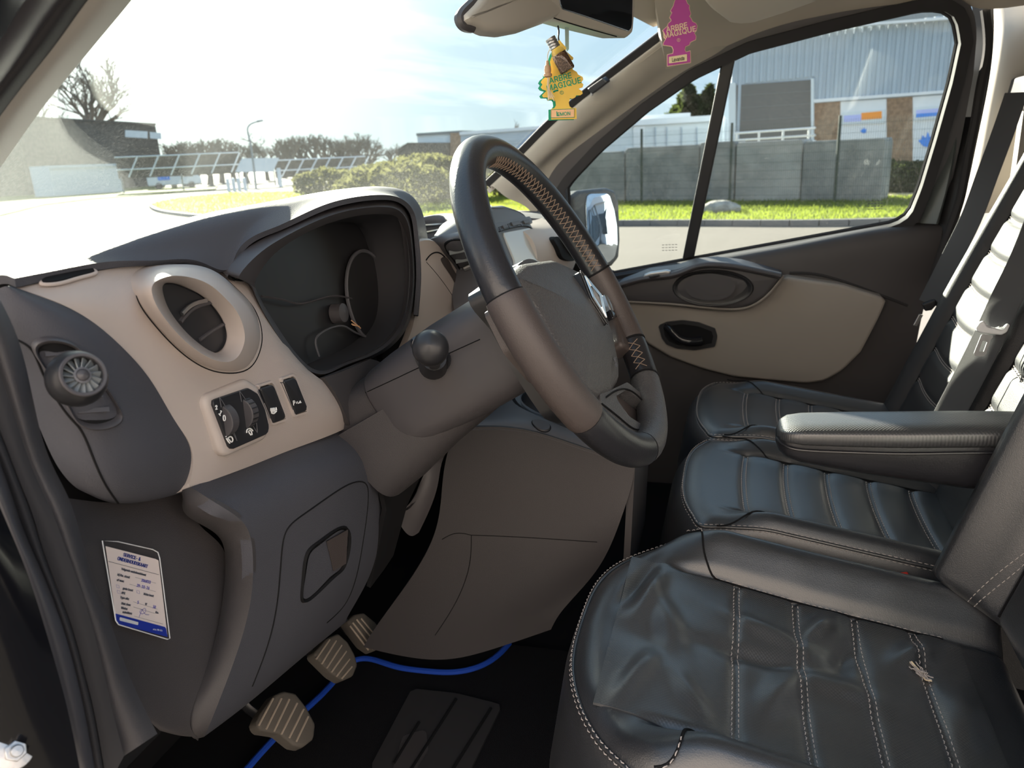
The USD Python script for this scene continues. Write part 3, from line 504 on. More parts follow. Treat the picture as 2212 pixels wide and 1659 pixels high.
s1 = Y([(a, b, y + .035 * o_) for (a, b), y, o_ in zip(M_, sy, so)]); s2 = Y([(a, b, y + .08 * o_) for (a, b), y, o_ in zip(U_, sy, so)])
h1 = s2 + [0, .08, -.022]; h1[-5:] += [[-.01, 0, -.03]] * 5; h2 = h1 + [0, .12, -.03]; h2[:, 2] = np.minimum(h2[:, 2], 1.40); h3 = h2 * [1, 0, 0] + [0, .93, 1.352]
pad = sheet(patch([s0, s1, s2, h1, h2, h3], 60, 150), .006)
obj('dash_top', pad, M['pad'], db, smooth=60)
# hood frame: from the seam round the lip into the dark well
Lp = [(481, 588), (530, 538), (600, 500), (704, 454), (790, 434), (837, 432), (866, 440), (887, 466), (895, 520), (899, 590), (893, 660), (880, 705), (850, 745), (800, 775), (745, 795), (700, 815), (670, 810), (635, 788), (596, 737), (565, 685), (546, 640), (530, 606)]
Li = [(551, 610), (570, 575), (612, 533), (706, 484), (790, 464), (837, 463), (858, 470), (873, 492), (882, 530), (886, 590), (882, 650), (870, 695), (840, 735), (795, 765), (745, 784), (706, 800), (680, 798), (650, 775), (612, 725), (580, 675), (560, 640), (552, 622)]
Lo = [(a * .5 + c * .5, b * .5 + d * .5) for (a, b), (c, d) in zip(Lp, Li)]
r0 = spl(Y([(a, b, .445 + .008 * (k > 13)) for k, (a, b) in enumerate(Lp)]), 120, True); r1 = spl(Y([(a, b, .428 + .008 * (k > 13)) for k, (a, b) in enumerate(Lo)]), 120, True); r2 = spl(Y([(a, b, .440 + .004 * (k > 13)) for k, (a, b) in enumerate(Li)]), 120, True)
bc = r2.mean(0)
r3 = bc + (r2 - bc) * .985 + [0, .02, 0]; r4 = bc + (r2 - bc) * .96 + [0.004, .045, -.003]; r5 = bc + (r2 - bc) * .93 + [.006, .052, -.004]
obj('instrument_hood', loft([r1 + [0, .012, 0], r0, r1, r2, r2 + [0, .004, 0]], cap=False), M['dark2'], db, smooth=50)
obj('instrument_well', loft([r2, r3, r4, r5, r4 + [0, .02, 0]], cap=False), M['well'], db, smooth=60)
ic = obj('instrument_cluster', lathe([(0, 0), (.001, 0)], bc + [0, .2, 0], (0, 1, 0), 8), M['hole'], db)
CF = Frame(bc + [.008, .052, -.006], (1, 0, 0), (0, .12, 1.0))
obj('cluster_face', pillow(np.array([[q @ CF.u, q @ CF.v] for q in (r5 - CF.o) * 1.06])[::4], CF.o - .012 * CF.n, CF.u, CF.v, .01, .002), M['black'], ic)
def ring(fr, c, r, w, h, n=60, a0=0, a1=2 * math.pi, sx=1.0):
    t = np.linspace(a0, a1, n, endpoint=(a1 - a0) < 6.2)
    return tube([fr.p(c[0] + r * sx * math.cos(a), c[1] + r * math.sin(a), h) for a in t], w, 6, (a1 - a0) > 6.2)
q = CF.px([(793, 640)])[0]
obj('dial_ring', ring(CF, q, .062, .0025, .004), M['tread'], ic); obj('dial_face', lathe([(0, 0), (.060, 0), (.060, .003), (0, .003)], CF.p(*q), CF.n), M['black'], ic)
obj('dial_hub', lathe([(0, 0), (.013, 0), (.012, .014), (0, .016)], CF.p(*CF.px([(722, 678)])[0]), CF.n, 24), M['dark2'], ic)
obj('dial_rim', tube([CF.pt(*p, .006) for p in spl([(565, 640, 0), (620, 650, 0), (650, 656, 0), (715, 640, 0), (760, 645, 0)], 30)[:, :2]], .0012, 5), M['dark2'], ic)
obj('lower_dial_rim', tube([CF.pt(*p, .006) for p in spl([(690, 770, 0), (682, 735, 0), (690, 722, 0), (740, 704, 0), (762, 715, 0), (790, 728, 0)], 40)[:, :2]], .0013, 5), M['tread'], ic)
for k, (a, b) in enumerate((((759, 692), (779, 709)), ((762, 702), (776, 705)), ((760, 700), (768, 703)))):
    obj('tick_mark', tube([CF.pt(*a, .007), CF.pt(*b, .007)], .0009, 5), M['peach'], ic)
cl = spl(Y([(a, b, .452) for a, b in [(556, 640), (575, 632), (612, 700), (664, 790), (690, 782), (660, 730), (615, 660), (590, 640)]]), 40, True)
# beige instrument panel
bgr = [[(35, 622), (140, 600), (250, 579), (350, 573), (430, 575), (490, 580), (528, 572)], [(96, 642), (180, 638), (290, 628), (390, 622), (460, 626), (515, 618), (540, 610)], [(180, 682), (265, 690), (350, 690), (430, 690), (495, 690), (545, 668), (562, 655)],
       [(270, 756), (345, 760), (420, 760), (480, 757), (535, 748), (585, 728), (604, 725)], [(328, 825), (400, 830), (470, 830), (535, 825), (590, 812), (640, 795), (667, 800)], [(380, 912), (445, 910), (520, 900), (590, 885), (645, 870), (690, 850), (718, 840)], [(415, 975), (475, 968), (550, 950), (620, 930), (680, 912), (725, 895), (747, 885)], [(409, 1055), (470, 1033), (540, 1007), (615, 977), (680, 953), (728, 934), (757, 920)]]
by = [.455, .440, .432, .428, .425, .424, .424, .430]
G = patch([Y([(a, b, y + (.004 if k in (0,) else 0) + (.012 if k == 6 else .003 if k == 5 else 0)) for k, (a, b) in enumerate(r)]) for r, y in zip(bgr, by)], 70, 70)
bg = sheet(G, .012); obj('instrument_panel', bg, M['beige'], db, label='beige panel with fine ribs')
und = sheet(np.stack([G[-1], G[-1] + [0, .015, -.006], G[-1] + [0, .08, -.004]]), .004, (0, 0, -5)); obj('panel_underside', und, M['beige2'], db)
def gl(l, r=.0011, n=60, m=bg, name='panel_gap', closed=False, mt='hole', lift=0.0):
    g = drape(m, l, n, lift, closed)[0]
    if len(g) > 3: obj(name, tube(g, r, 6, closed), M[mt], db)
gl([(481, 588), (500, 602), (528, 606)])
# speaker slot on the beige top
sl = [(88, 618), (110, 605), (150, 594), (200, 588), (205, 592), (180, 602), (140, 614), (105, 620)]
P, N = drape(bg, sl, 60, .002, True); obj('speaker_slot', tube(P, .0014, 8, True), M['beige2'], db)
SF = Frame.fit(P.mean(0), P[0], P[15]); obj('speaker_grille', loft([P.mean(0) + (P - P.mean(0)) * s + [0, 0, h] for s, h in ((.97, .0), (.95, .0022), (.5, .0022))]), M['hole'], db)
# big round vent
vo = [(295, 625), (303, 658), (328, 694), (386, 756), (444, 795), (490, 806), (540, 795), (563, 756), (567, 725), (552, 671), (513, 625), (471, 590), (424, 573), (366, 573), (320, 590)]
vi = [(352, 617), (354, 640), (364, 666), (392, 706), (426, 739), (468, 763), (490, 758), (500, 738), (501, 722), (492, 692), (470, 660), (444, 636), (418, 622), (392, 612), (368, 610)]
vc = [(a * .42 + c * .58, b * .42 + d * .58) for (a, b), (c, d) in zip(vo, vi)]; vq = [(a * .8 + c * .2, b * .8 + d * .2) for (a, b), (c, d) in zip(vo, vi)]
R = lambda l, y, n=100: spl(Y([(a, b, y) for a, b in l]), n, True)
v0, v1, v2, v3 = R(vo, .437), R(vq, .418), R(vc, .408), R(vi, .421)
c3 = v3.mean(0); v4 = c3 + (v3 - c3) * .93 + [0.002, .03, 0]; v5 = c3 + (v3 - c3) * .9 + [.003, .055, 0]
vt = obj('round_vent', loft([v0 + [0, .02, 0], v0, v1, v2, v3, v4], cap=False), M['beige2'], db, smooth=60)
gl([(a - 1, b) for a, b in vo], .0006, 120, closed=True)
obj('vent_barrel', loft([c3 + (v3 - c3) * .985 + [0, .006, 0], c3 + (v3 - c3) * .955 + [0, .004, 0], c3 + (v3 - c3) * .945 + [0, .05, 0], c3 + (v3 - c3) * .5 + [0, .055, 0]]), M['black'], vt)
for l, w in (([(374, 692), (395, 668), (418, 655), (446, 648)], .016), ([(418, 731), (445, 712), (478, 693)], .014)):
    p = spl(Y([(a, b, .432) for a, b in l]), 24); obj('vent_blade', strap(p, (0, -.25, 1), w, .003), M['dark2'], vt)
p = spl(Y([(a, b, .4235) for a, b in [(393, 678), (408, 663), (428, 653), (446, 649)]]), 20); obj('vent_blade_edge', tube(p, .0018, 6), M['silver'], vt, label='bright blade edge')
for l in ([(402, 690), (412, 700)], [(440, 722), (452, 738)], [(448, 655), (458, 668)]):
    obj('vent_rib', strap(spl(Y([(a, b, .438) for a, b in l]), 4), (1, 0, .3), .012, .002), M['dark2'], vt)
# lighting controls and the two rocker switches
SP = Frame.fit(hit(bg, 500, 900)[0], hit(bg, 560, 880)[0], hit(bg, 480, 850)[0])
if SP.n[1] > 0: SP.n = -SP.n; SP.u, SP.v = SP.u, SP.v
if np.cross(SP.u, SP.v) @ SP.n < 0: SP = Frame(SP.o, SP.u, -SP.v)
lo = [(424, 862), (440, 850), (520, 822), (545, 832), (565, 880), (575, 925), (565, 945), (485, 985), (470, 975)]
sp = obj('light_control', SP.pillow([(428, 868), (436, 852), (522, 818), (548, 834), (568, 885), (577, 926), (562, 950), (480, 987), (466, 975)], .006, .008, .005, .0, back=.012), M['beige2'], db, label='raised beige bezel')
obj('control_plate', SP.pillow([(439, 865), (520, 838), (541, 851), (556, 884), (565, 921), (562, 937), (484, 971), (477, 964)], .0085, .003, .001), M['black'], sp)
wa = SP.u * 0 + SP.v
for l, name in ((((476, 908), 18), 0), (((522, 891), 17), 1)) and (((478, 908), 0), ((522, 892), 1)):
    o = SP.pt(*l, .002); ax = SP.px([(l[0] + 24, l[1] - 9)])[0] - SP.px([l])[0]; ax = (SP.u * ax[0] + SP.v * ax[1]); ax /= np.linalg.norm(ax)
    wh = lathe([(0, -.0052), (.0135, -.0052), (.0148, -.0044), (.0148, .0044), (.0135, .0052), (0, .0052)], o, ax, 36)
    wo = obj('thumbwheel', wh, M['dark2'], sp)
    if name:
        t_ = np.cross(ax, SP.n)
        for k in range(-3, 4):
            dd = SP.n * math.cos(k * .33) + t_ * math.sin(k * .33); obj('wheel_ridge', strap(np.array([o + dd * .0150 - ax * .004, o + dd * .0150 + ax * .004]), dd, .0012, .0006), M['black'], wo)
zz = .0092
def bar2(a, b, w=.0005, h=zz, m='white', name='printed_line', par=None): obj(name, tube([SP.pt(*a, h), SP.pt(*b, h)], w, 5), M[m], par or sp)
for l in ([(474, 858), (490, 884), (503, 925), (512, 952)], [(517, 844), (535, 870), (552, 905), (556, 935)], [(474, 858), (478, 880)], [(512, 952), (497, 925)], [(517, 844), (522, 868)], [(556, 935), (540, 910)]):
    obj('printed_line', tube([SP.pt(a, b, zz) for a, b in spl([(*q, 0) for q in l], 16)[:, :2]], .00035, 5), M['tread'], sp)
uang = math.atan2(*(SP.px([(560, 880)])[0] - SP.px([(500, 902)])[0])[::-1])
obj('printed_triangle', SP.plate([(504, 897), (509, 893), (511, 898)], .0004, h=zz), M['white'], sp)
for s, x, y, h in (('2', 467, 880, .0035), ('1', 476, 892, .0042), ('0', 484, 903, .0048)):
    obj('wheel_numeral', text(s, SP, x, y, h, .0172 if s != '2' else .0158, uang - (0.9 if s == '1' else 0), True), M['white'], sp)
def icon(lines, fr=SP, h=zz, w=.0006, par=sp, m='white', name='printed_symbol'):
    obj(name, cat([tube([fr.pt(a, b, h) for a, b in (spl([(*q, 0) for q in l], 14)[:, :2] if len(l) > 2 else l)], w, 5) for l in lines]), M[m], par)
icon([[(492, 947), (498, 943), (503, 950), (500, 955), (496, 951), (492, 947)], [(488, 943), (488.6, 943.4)], [(489, 947), (491, 950)], [(491, 950.5), (493, 953.5)], [(493, 953), (495, 956)], [(496, 957), (496.5, 957.4)]])
icon([[(533, 935), (534, 928), (541, 926), (546, 931)], [(537, 932), (540, 929.5), (543, 933), (544, 938), (541, 938), (537, 932)], [(541, 939.5), (545, 938.5)]])
for rec, sw_, nm in (([(549, 832), (580, 822), (586, 828), (614, 905), (611, 909), (582, 919)], [(551, 839), (577, 831), (582, 836), (606, 897), (604, 905), (581, 914)], 0), ([(600, 817), (626, 808), (633, 814), (660, 888), (656, 893), (630, 901)], [(602, 823), (624, 816), (630, 821), (653, 878), (651, 888), (630, 895)], 1)):
    rp = rpoly(SP.px(rec), .001, 60); ri = sg.Polygon(rp).buffer(-.002)
    fr = obj('switch_surround', plate(sg.Polygon(rp, [ri.exterior.coords]), SP.o, SP.u, SP.v, .007, z0=-.003), M['beige2'], db)
    rk = obj('rocker_switch', SP.pillow(sw_, .006, .001, .0015, .0015, back=.004), M['black'], db)
    (a, b), (c, d) = sw_[0], sw_[-1]
    obj('switch_edge', tube([SP.pt(a + 6, b + 5, .0068), SP.pt(c + 3, d - 10, .0068)], .0004, 5), M['tread'], rk)
    if nm == 0: icon([[(585, 883), (593, 882)], [(585, 886), (594, 885)], [(586, 889), (594, 888)], [(587, 892), (591, 893), (597, 888)], [(596, 880), (597, 886)]], par=rk, h=.0078, w=.0008)
    else:
        obj('printed_letter', text('P', SP, 635, 870, .0045, .0078, uang, True), M['white'], rk)
        obj('printed_symbol', cat([SP.plate([(644, 872), (648, 865), (651, 870)], .0004, h=.0078), tube([SP.pt(640, 868, .008), SP.pt(641, 872, .008)], .0004, 5), tube([SP.pt(642.5, 867, .008), SP.pt(644, 872, .008)], .0004, 5)]), M['white'], rk)
# dark end cap with side vent
ecr = [[(-70, 655), (-5, 624), (15, 618), (35, 622)], [(-40, 700), (20, 668), (60, 652), (96, 642)], [(-5, 745), (65, 715), (125, 697), (180, 682)], [(30, 800), (120, 785), (195, 772), (270, 756)], [(58, 860), (150, 860), (240, 850), (328, 825)], [(90, 935), (185, 945), (280, 935), (380, 912)], [(120, 1000), (215, 1020), (310, 1005), (415, 975)], [(160, 1050), (240, 1070), (320, 1062), (412, 1044)], [(185, 1062), (250, 1087), (330, 1080), (400, 1062)], [(200, 1050), (260, 1070), (330, 1065), (395, 1050)]]
ey = [.455, .440, .430, .424, .422, .422, .424, .436, .455, .50]
ecG = patch([Y([(a, b, y + (.04, .006, -.003, .006)[k]) for k, (a, b) in enumerate(r)]) for r, y in zip(ecr, ey)], 80, 50)
ec = sheet(ecG, .01); obj('end_cap', ec, M['pad'], db, smooth=60)
gl([(40, 735), (66, 752), (90, 800), (150, 900), (173, 926), (200, 985), (230, 1050), (255, 1086)], .0009, 60, ec, 'cap_seam')
sv = [(68, 742), (82, 730), (130, 729), (165, 745), (200, 790), (252, 870), (263, 905), (240, 922), (195, 926), (165, 912), (150, 890), (90, 790)]
P, N = drape(ec, sv, 90, 0, True); pc = P.mean(0); nn = N.mean(0) / np.linalg.norm(N.mean(0))
vb = obj('side_vent', loft([P - nn * .004, P + nn * .003, pc + (P - pc) * .95 + nn * .006, pc + (P - pc) * .89 + nn * .004, pc + (P - pc) * .84 - nn * .002], cap=False), M['dark2'], db, smooth=60)
obj('vent_well', loft([pc + (P - pc) * .90 + nn * .0012, pc + (P - pc) * .4 + nn * .0014]), M['hole'], vb)
VF = Frame.fit(pc + nn * .003, P[0] + nn * .003, P[22] + nn * .003)
if VF.n @ nn < 0: VF = Frame(VF.o, VF.u, -VF.v)
for a, b in (((98, 765), (134, 763)), ((150, 818), (205, 815)), ((169, 889), (236, 884)), ((190, 855), (222, 853))):
    obj('vent_bar', strap(np.array([VF.pt(*a, .0005), VF.pt(*b, .0005)]), VF.n + [0, 0, .6], .0035, .0012), M['dark2'], vb)
# knee panel with the fuse cover
kr = [[(412, 1052), (530, 1008), (650, 963), (757, 920)], [(475, 1092), (585, 1050), (700, 1000), (800, 975)], [(530, 1135), (622, 1095), (720, 1050), (816, 1030)], [(546, 1200), (632, 1180), (732, 1140), (824, 1100)], [(541, 1300), (620, 1290), (720, 1258), (815, 1190)], [(505, 1430), (590, 1400), (690, 1335), (790, 1262)], [(455, 1560), (540, 1500), (650, 1408), (755, 1325)], [(440, 1592), (535, 1520), (648, 1425), (752, 1340)]]
ky = [.432, .404, .395, .398, .410, .430, .455, .50]
KG = patch([Y([(a, b, y + (0, 0, 0, .02)[k]) for k, (a, b) in enumerate(r)]) for r, y in zip(kr, ky)], 70, 60)
kn = sheet(KG, .012); obj('knee_panel', kn, M['pad'], db, smooth=60)
ed = KG[:, 0]; gr = spl(Y([(a, b, c) for a, b, c in [(400, 1062, .45), (394, 1098, .448), (425, 1128, .446), (468, 1155, .446), (484, 1185, .447), (480, 1300, .452), (450, 1430, .46), (408, 1545, .47), (425, 1590, .50)]]), 70)
obj('knee_panel_side', sheet(patch([ed, ed * .6 + gr * .4 + [-.004, .004, 0], gr], 14, 70), .004), M['dark'], db)
gl([(545, 1482), (582, 1380), (601, 1280), (609, 1185), (621, 1142), (660, 1108), (720, 1066), (770, 1041), (789, 1044), (795, 1072), (783, 1175), (748, 1300), (706, 1345)], .0009, 90, kn, 'cover_gap')
P, N = drape(kn, [(748, 1137), (742, 1225), (722, 1245), (652, 1302), (650, 1260), (662, 1190), (690, 1165)], 50, 0, True); pc = P.mean(0); nn = N.mean(0) / np.linalg.norm(N.mean(0))
obj('cover_grip', loft([P + nn * .0005, pc + (P - pc) * .97 + nn * .003, pc + (P - pc) * .93 + nn * .0005, pc + (P - pc) * .5 + nn * .0005]), M['hole'], db)
obj('grip_face', sheet(np.array([[hit(kn, 703, 1168)[0] + nn * .002, hit(kn, 745, 1142)[0] + nn * .004], [hit(kn, 718, 1232)[0] + nn * .002, hit(kn, 741, 1215)[0] + nn * .004]]), .001), M['rimmatt'], db)  # brown face stands for the lit side of the grip recess
kk = [[(140, 1075), (270, 1085), (400, 1062)], [(165, 1150), (290, 1150), (428, 1130)], [(195, 1250), (320, 1250), (484, 1190)], [(222, 1350), (340, 1350), (480, 1310)], [(262, 1450), (370, 1460), (452, 1430)], [(310, 1540), (385, 1560), (412, 1545)], [(345, 1578), (395, 1590), (425, 1592)]]
kc = [.470, .458, .452, .452, .456, .462, .475]
kpG = patch([Y([(a, b, y + (.0, .006, .004)[k]) for k, (a, b) in enumerate(r)]) for r, y in zip(kk, kc)], 50, 40)
kp = sheet(kpG, .01); obj('kick_panel', kp, M['dark'], db)
obj('dash_core', cat([box([-.80, .56, .98], [.82, .86, 1.335]), box([-.80, .50, 1.02], [-.46, .60, 1.40]), box([-.1, .55, 1.2], [.80, .80, 1.355])]), M['hole'], db)  # unseen boxes added behind the dash to stop light leaking through
# right of the hood: beige drawer panel, vent, display pod, passenger side
br = [[(893, 528), (917, 519), (938, 521)], [(898, 560), (930, 548), (963, 549)], [(900, 620), (945, 600), (992, 592)], [(895, 690), (950, 668), (1020, 640)], [(870, 760), (950, 740), (1040, 700)]]
bm = sheet(patch([Y([(a, b, (.452, .446, .442)[k]) for k, (a, b) in enumerate(r)]) for r in br], 30, 20), .01)
obj('drawer_panel', bm, M['beige2'], db)
gl([(920, 562), (933, 548), (948, 546), (972, 572), (1000, 622)], .0012, 40, bm, 'drawer_gap'); gl([(921, 566), (950, 600), (985, 650)], .0005, 40, bm, 'drawer_gap')
P, N = drape(bm, [(953, 557), (962, 556), (978, 582), (1004, 626), (1000, 640), (975, 600)], 40, .0, True); obj('drawer_slot', loft([P + [0, -.001, 0], P.mean(0) + (P - P.mean(0)) * .9 + [0, -.0015, 0]]), M['rimmatt'], db)
vr = [[(928, 517), (960, 508), (1040, 494), (1090, 500)], [(942, 528), (970, 518), (1040, 505), (1090, 512)], [(972, 570), (1000, 560), (1060, 545), (1095, 545)], [(1012, 628), (1040, 615), (1080, 600), (1110, 590)], [(1040, 680), (1060, 670), (1100, 640), (1120, 625)]]
vm = sheet(patch([Y([(a, b, (.447, .42, .40, .40)[k] + (.01 if i == 0 else 0)) for k, (a, b) in enumerate(r)]) for i, r in enumerate(vr)], 30, 30), .01)
obj('centre_vent_panel', vm, M['tread'], db)
P, N = drape(vm, [(959, 528), (968, 519), (1000, 517), (1022, 540), (1060, 620), (1020, 625), (988, 575)], 60, 0, True); pc = P.mean(0); nn = N.mean(0) / np.linalg.norm(N.mean(0))
cv = obj('centre_vent', loft([P + nn * .0, P + nn * .003, pc + (P - pc) * .96 + nn * .003, pc + (P - pc) * .93 + nn * .0006, pc + (P - pc) * .4 + nn * .0006]), M['hole'], db)
for a, b in (((968, 542), (1014, 533)), ((982, 561), (1026, 551)), ((994, 580), (1036, 568)), ((1008, 599), (1048, 586))):
    obj('vent_bar', strap(np.array([hit(vm, *a)[0] + nn * .005, hit(vm, *b)[0] + nn * .005]), nn + [0, 0, .8], .007, .0018), M['lamp'], cv)
obj('vent_lever', tube([hit(vm, 999, 574)[0] + nn * .008, hit(vm, 1018, 566)[0] + nn * .008], [.004, .0045], 8), M['silver'], cv)
# dash top towards the windscreen on the passenger side
tp = patch([[at(870, 560, y=.47), at(941, 512, y=.47), at(1010, 480, y=.48), at(1120, 470, y=.46), np.array([.45, .40, 1.385]), np.array([.80, .42, 1.36])],
            [at(880, 530, y=.55), at(946, 498, y=.56), np.array([.2, .56, 1.41]), np.array([.32, .52, 1.405]), np.array([.5, .50, 1.395]), np.array([.80, .50, 1.375])],
            [at(885, 497, y=.66), np.array([.05, .68, 1.395]), np.array([.2, .68, 1.39]), np.array([.35, .66, 1.388]), np.array([.5, .64, 1.385]), np.array([.80, .60, 1.38])],
            [np.array([-.25, .90, 1.352]), np.array([.0, .94, 1.352]), np.array([.2, .92, 1.352]), np.array([.4, .88, 1.352]), np.array([.6, .80, 1.36]), np.array([.82, .70, 1.37])]], 40, 50)
tm = sheet(tp, .008, (0, 0, 5)); obj('passenger_dash_top', tm, M['pad'], db)
gl([(893, 489), (930, 486), (985, 482)], .0025, 30, tm, 'defrost_slot', mt='silver'); gl([(899, 507), (920, 502), (960, 494)], .0025, 30, tm, 'defrost_slot', mt='silver')
pfG = patch([[np.array([.18, .44, 1.405]), np.array([.35, .41, 1.39]), np.array([.55, .42, 1.385]), np.array([.80, .44, 1.37])], [np.array([.20, .37, 1.37]), np.array([.35, .34, 1.35]), np.array([.55, .35, 1.34]), np.array([.80, .40, 1.33])], [np.array([.18, .37, 1.25]), np.array([.35, .36, 1.25]), np.array([.55, .37, 1.25]), np.array([.80, .42, 1.25])], [np.array([.18, .44, 1.05]), np.array([.35, .46, 1.05]), np.array([.55, .47, 1.05]), np.array([.80, .5, 1.05])]], 30, 30)
pf = sheet(pfG, .01); obj('passenger_dash_face', pf, M['beige2'], db)
P, N = drape(pf, [(1187, 514), (1196, 512), (1215, 535), (1232, 562), (1210, 560), (1196, 535)], 40, .001, True)
if len(P) > 20: obj('passenger_vent', loft([P + [0, .004, 0], P + [0, -.008, 0], P.mean(0) + (P - P.mean(0)) * .9 + [0, -.009, 0]]), M['hole'], db)
# display pod
PF = Frame.fit(at(1110, 535, y=.385), at(1160, 527, y=.375), at(1090, 480, y=.405))
if PF.n[1] > 0: PF = Frame(PF.o, PF.u, -PF.v)
pod = [(1060, 640), (1045, 560), (1032, 505), (1045, 462), (1060, 443), (1085, 441), (1110, 449), (1130, 460), (1142, 480), (1158, 506), (1190, 556), (1205, 600), (1210, 640)]
pl = rpoly(PF.px(pod), .006, 90)
ph = patch([Y([(941, 511, .47), (950, 491, .47), (980, 471, .465), (1012, 457, .455), (1062, 443, .44)]), Y([(943, 513, .45), (958, 500, .445), (990, 485, .43), (1025, 474, .42), (1062, 462, .41)]), Y([(950, 516, .445), (972, 511, .43), (1005, 502, .415), (1035, 497, .405), (1066, 500, .395)])], 20, 30)
obj('pod_hood', sheet(ph, .01), M['tread'], db, smooth=60)
dp = obj('display_pod', pillow(pl, PF.o - .07 * PF.n, PF.u, PF.v, .074, .012, .0), M['tread'], db)
obj('display', PF.pillow([(1080, 506), (1138, 495), (1168, 552), (1180, 600), (1110, 612), (1104, 565)], .007, .002, .0015), M['screen'], dp)
obj('display_frame', tube([PF.pt(a, b, .005) for a, b in spl([(*q, 0) for q in [(1072, 500), (1141, 489), (1150, 498), (1176, 552)]], 40)[:, :2]], .0025, 6), M['black'], dp)
obj('pod_shelf', PF.pillow([(1060, 486), (1140, 469), (1147, 484), (1064, 504)], .0052, .001, .001), M['tread'], dp)
obj('pod_edge', tube([PF.pt(a, b, .003) for a, b in spl([(*q, 0) for q in [(1060, 484), (1100, 474), (1134, 470), (1128, 462), (1100, 452), (1062, 449)]], 40)[:, :2]], .0009, 6), M['black'], dp)
for l in ([(1077, 491), (1085, 488), (1089, 496), (1081, 499)], [(1096, 484), (1113, 480), (1118, 488), (1101, 493)], [(1122, 480), (1135, 477), (1138, 484), (1127, 488)]):
    bt_ = obj('display_button', PF.pillow(l, .0085, .001, .001), M['dark2'], dp); c0 = np.mean(l, 0)
    obj('button_edge', tube([PF.pt(*q, .0075) for q in l], .0005, 5, True), M['black'], bt_)
# console: side, top, knob ring
cs = [[(985, 925, -.215), (1120, 926, -.19), (1250, 963, -.175), (1372, 1003, -.155)], [(960, 1010, -.21), (1105, 1000, -.19), (1240, 1020, -.175), (1365, 1045, -.158)], [(945, 1130, -.205), (1080, 1130, -.19), (1220, 1135, -.178), (1345, 1110, -.165)], [(880, 1260, -.205), (1030, 1270, -.195), (1180, 1265, -.185), (1290, 1230, -.17)], [(800, 1372, -.205), (960, 1382, -.20), (1075, 1372, -.19), (1210, 1325, -.18)], [(785, 1398, -.205), (950, 1425, -.20), (1065, 1402, -.19), (1190, 1360, -.18)]]
csm = sheet(patch([X(r) for r in cs], 50, 50), .01)
cn = thing('centre_console', 'dark lower centre console between the pedals and the middle seat', 'console', (-.1, .25, .62))
obj('console_side', csm, M['dark'], cn)
g = lambda l, r=.0007, n=50, name='panel_gap': obj(name, groove(csm, l, r, n), M['hole'], cn)
g([(1018, 1156), (1100, 1159), (1290, 1171)]); g([(1018, 1156), (1014, 1220), (985, 1300), (940, 1372)]); g([(1018, 1156), (985, 1152), (955, 1165)])
e = spl(X(cs[0]), 40); inn = e + np.array([.22, .0, .012])
ctm = sheet(patch([e + [-.0, 0, -.004], e + [.006, .0, .002], e + [.05, 0, .006], inn], 12, 40), .008, (0, 0, 9)); obj('console_top', ctm, M['tread'], cn)
ee = e + [.22, 0, 0]; obj('console_end', sheet(np.stack([np.linspace(e[-1], ee[-1], 8), np.linspace(e[-1], ee[-1], 8) + [0, .01, -.2], np.linspace(e[-1], ee[-1], 8) + [0, .05, -.42]]), .01), M['dark'], cn)
obj('console_switch', loft([np.array([hit(ctm, a, b)[0] + [0, 0, h] for a, b in spl([(*q, 0) for q in [(1150, 912), (1166, 909), (1188, 922), (1186, 928), (1168, 930)]], 24, True)[:, :2]]) for h in (0, .002)]), M['dark2'], cn)
obj('switch_gap', groove(ctm, [(1149, 911), (1166, 908), (1189, 922), (1187, 930), (1167, 931)], .0008, 40, closed=True), M['hole'], cn)
go = at(1300, 930, z=1.12); obj('gear_gaiter_ring', lathe([(0, .0), (.085, .0), (.088, .006), (.080, .012), (.070, .010), (.05, .035), (.02, .06), (0, .06)], [-.06, .26, ctm.bounds[1][2] - .03], (0, -.2, 1)), M['black'], cn)
obj('knee_bracket', sheet(patch([X([(930, 990, -.215), (985, 940, -.20), (1010, 935, -.19)]), X([(905, 1050, -.225), (938, 1000, -.212), (960, 985, -.20)]), X([(870, 1100, -.235), (925, 1060, -.222), (945, 1050, -.21)]), X([(845, 1095, -.24), (890, 1158, -.23), (905, 1150, -.22)])], 20, 14), .006), M['dark2'], cn)
# under-dash closing panels
obj('under_dash', cat([sheet(np.stack([X([(815, 1010, -.43), (860, 990, -.38), (930, 985, -.30)]), X([(835, 1100, -.42), (850, 1100, -.38), (880, 1090, -.32)]), X([(800, 1270, -.40), (830, 1230, -.36), (850, 1200, -.34)])]), .006)]), M['hole'], db)
# ================================================================ steering column and wheel
WC = np.array([-.3715, .178, 1.3646]); WT_ = math.radians(29.4)
WN = np.array([0, -math.cos(WT_), math.sin(WT_)]); WU = np.array([1.0, 0, 0]); WV = np.cross(WN, WU)
WF = Frame(WC, WU, WV)
def csec(s, hw, top, bot, n=48, p=4.0):
    w = np.linspace(0, 2 * np.pi, n, endpoint=False); c, q = np.cos(w), np.sin(w)
    x = np.sign(c) * abs(c) ** (2 / p) * hw; y = np.sign(q) * abs(q) ** (2 / p)
    y = np.where(y > 0, y * top, y * bot)
    return WC - s * WN + x[:, None] * WU + y[:, None] * WV
co = thing('steering_column', 'grey plastic steering column cover behind the wheel', 'steering column', WC - .15 * WN)
S = [csec(s, w, t, b) for s, w, t, b in ((.055, .070, .044, .056), (.060, .079, .053, .064), (.09, .080, .055, .066), (.15, .080, .054, .067), (.21, .079, .050, .066), (.242, .076, .046, .062), (.25, .068, .040, .055))]
cm = loft(S); obj('column_shroud', cm, M['dark2'], co, smooth=45)
obj('shroud_seam', groove(cm, [(790, 848), (880, 806), (960, 768), (1037, 733)], .0006, 60), M['hole'], co)
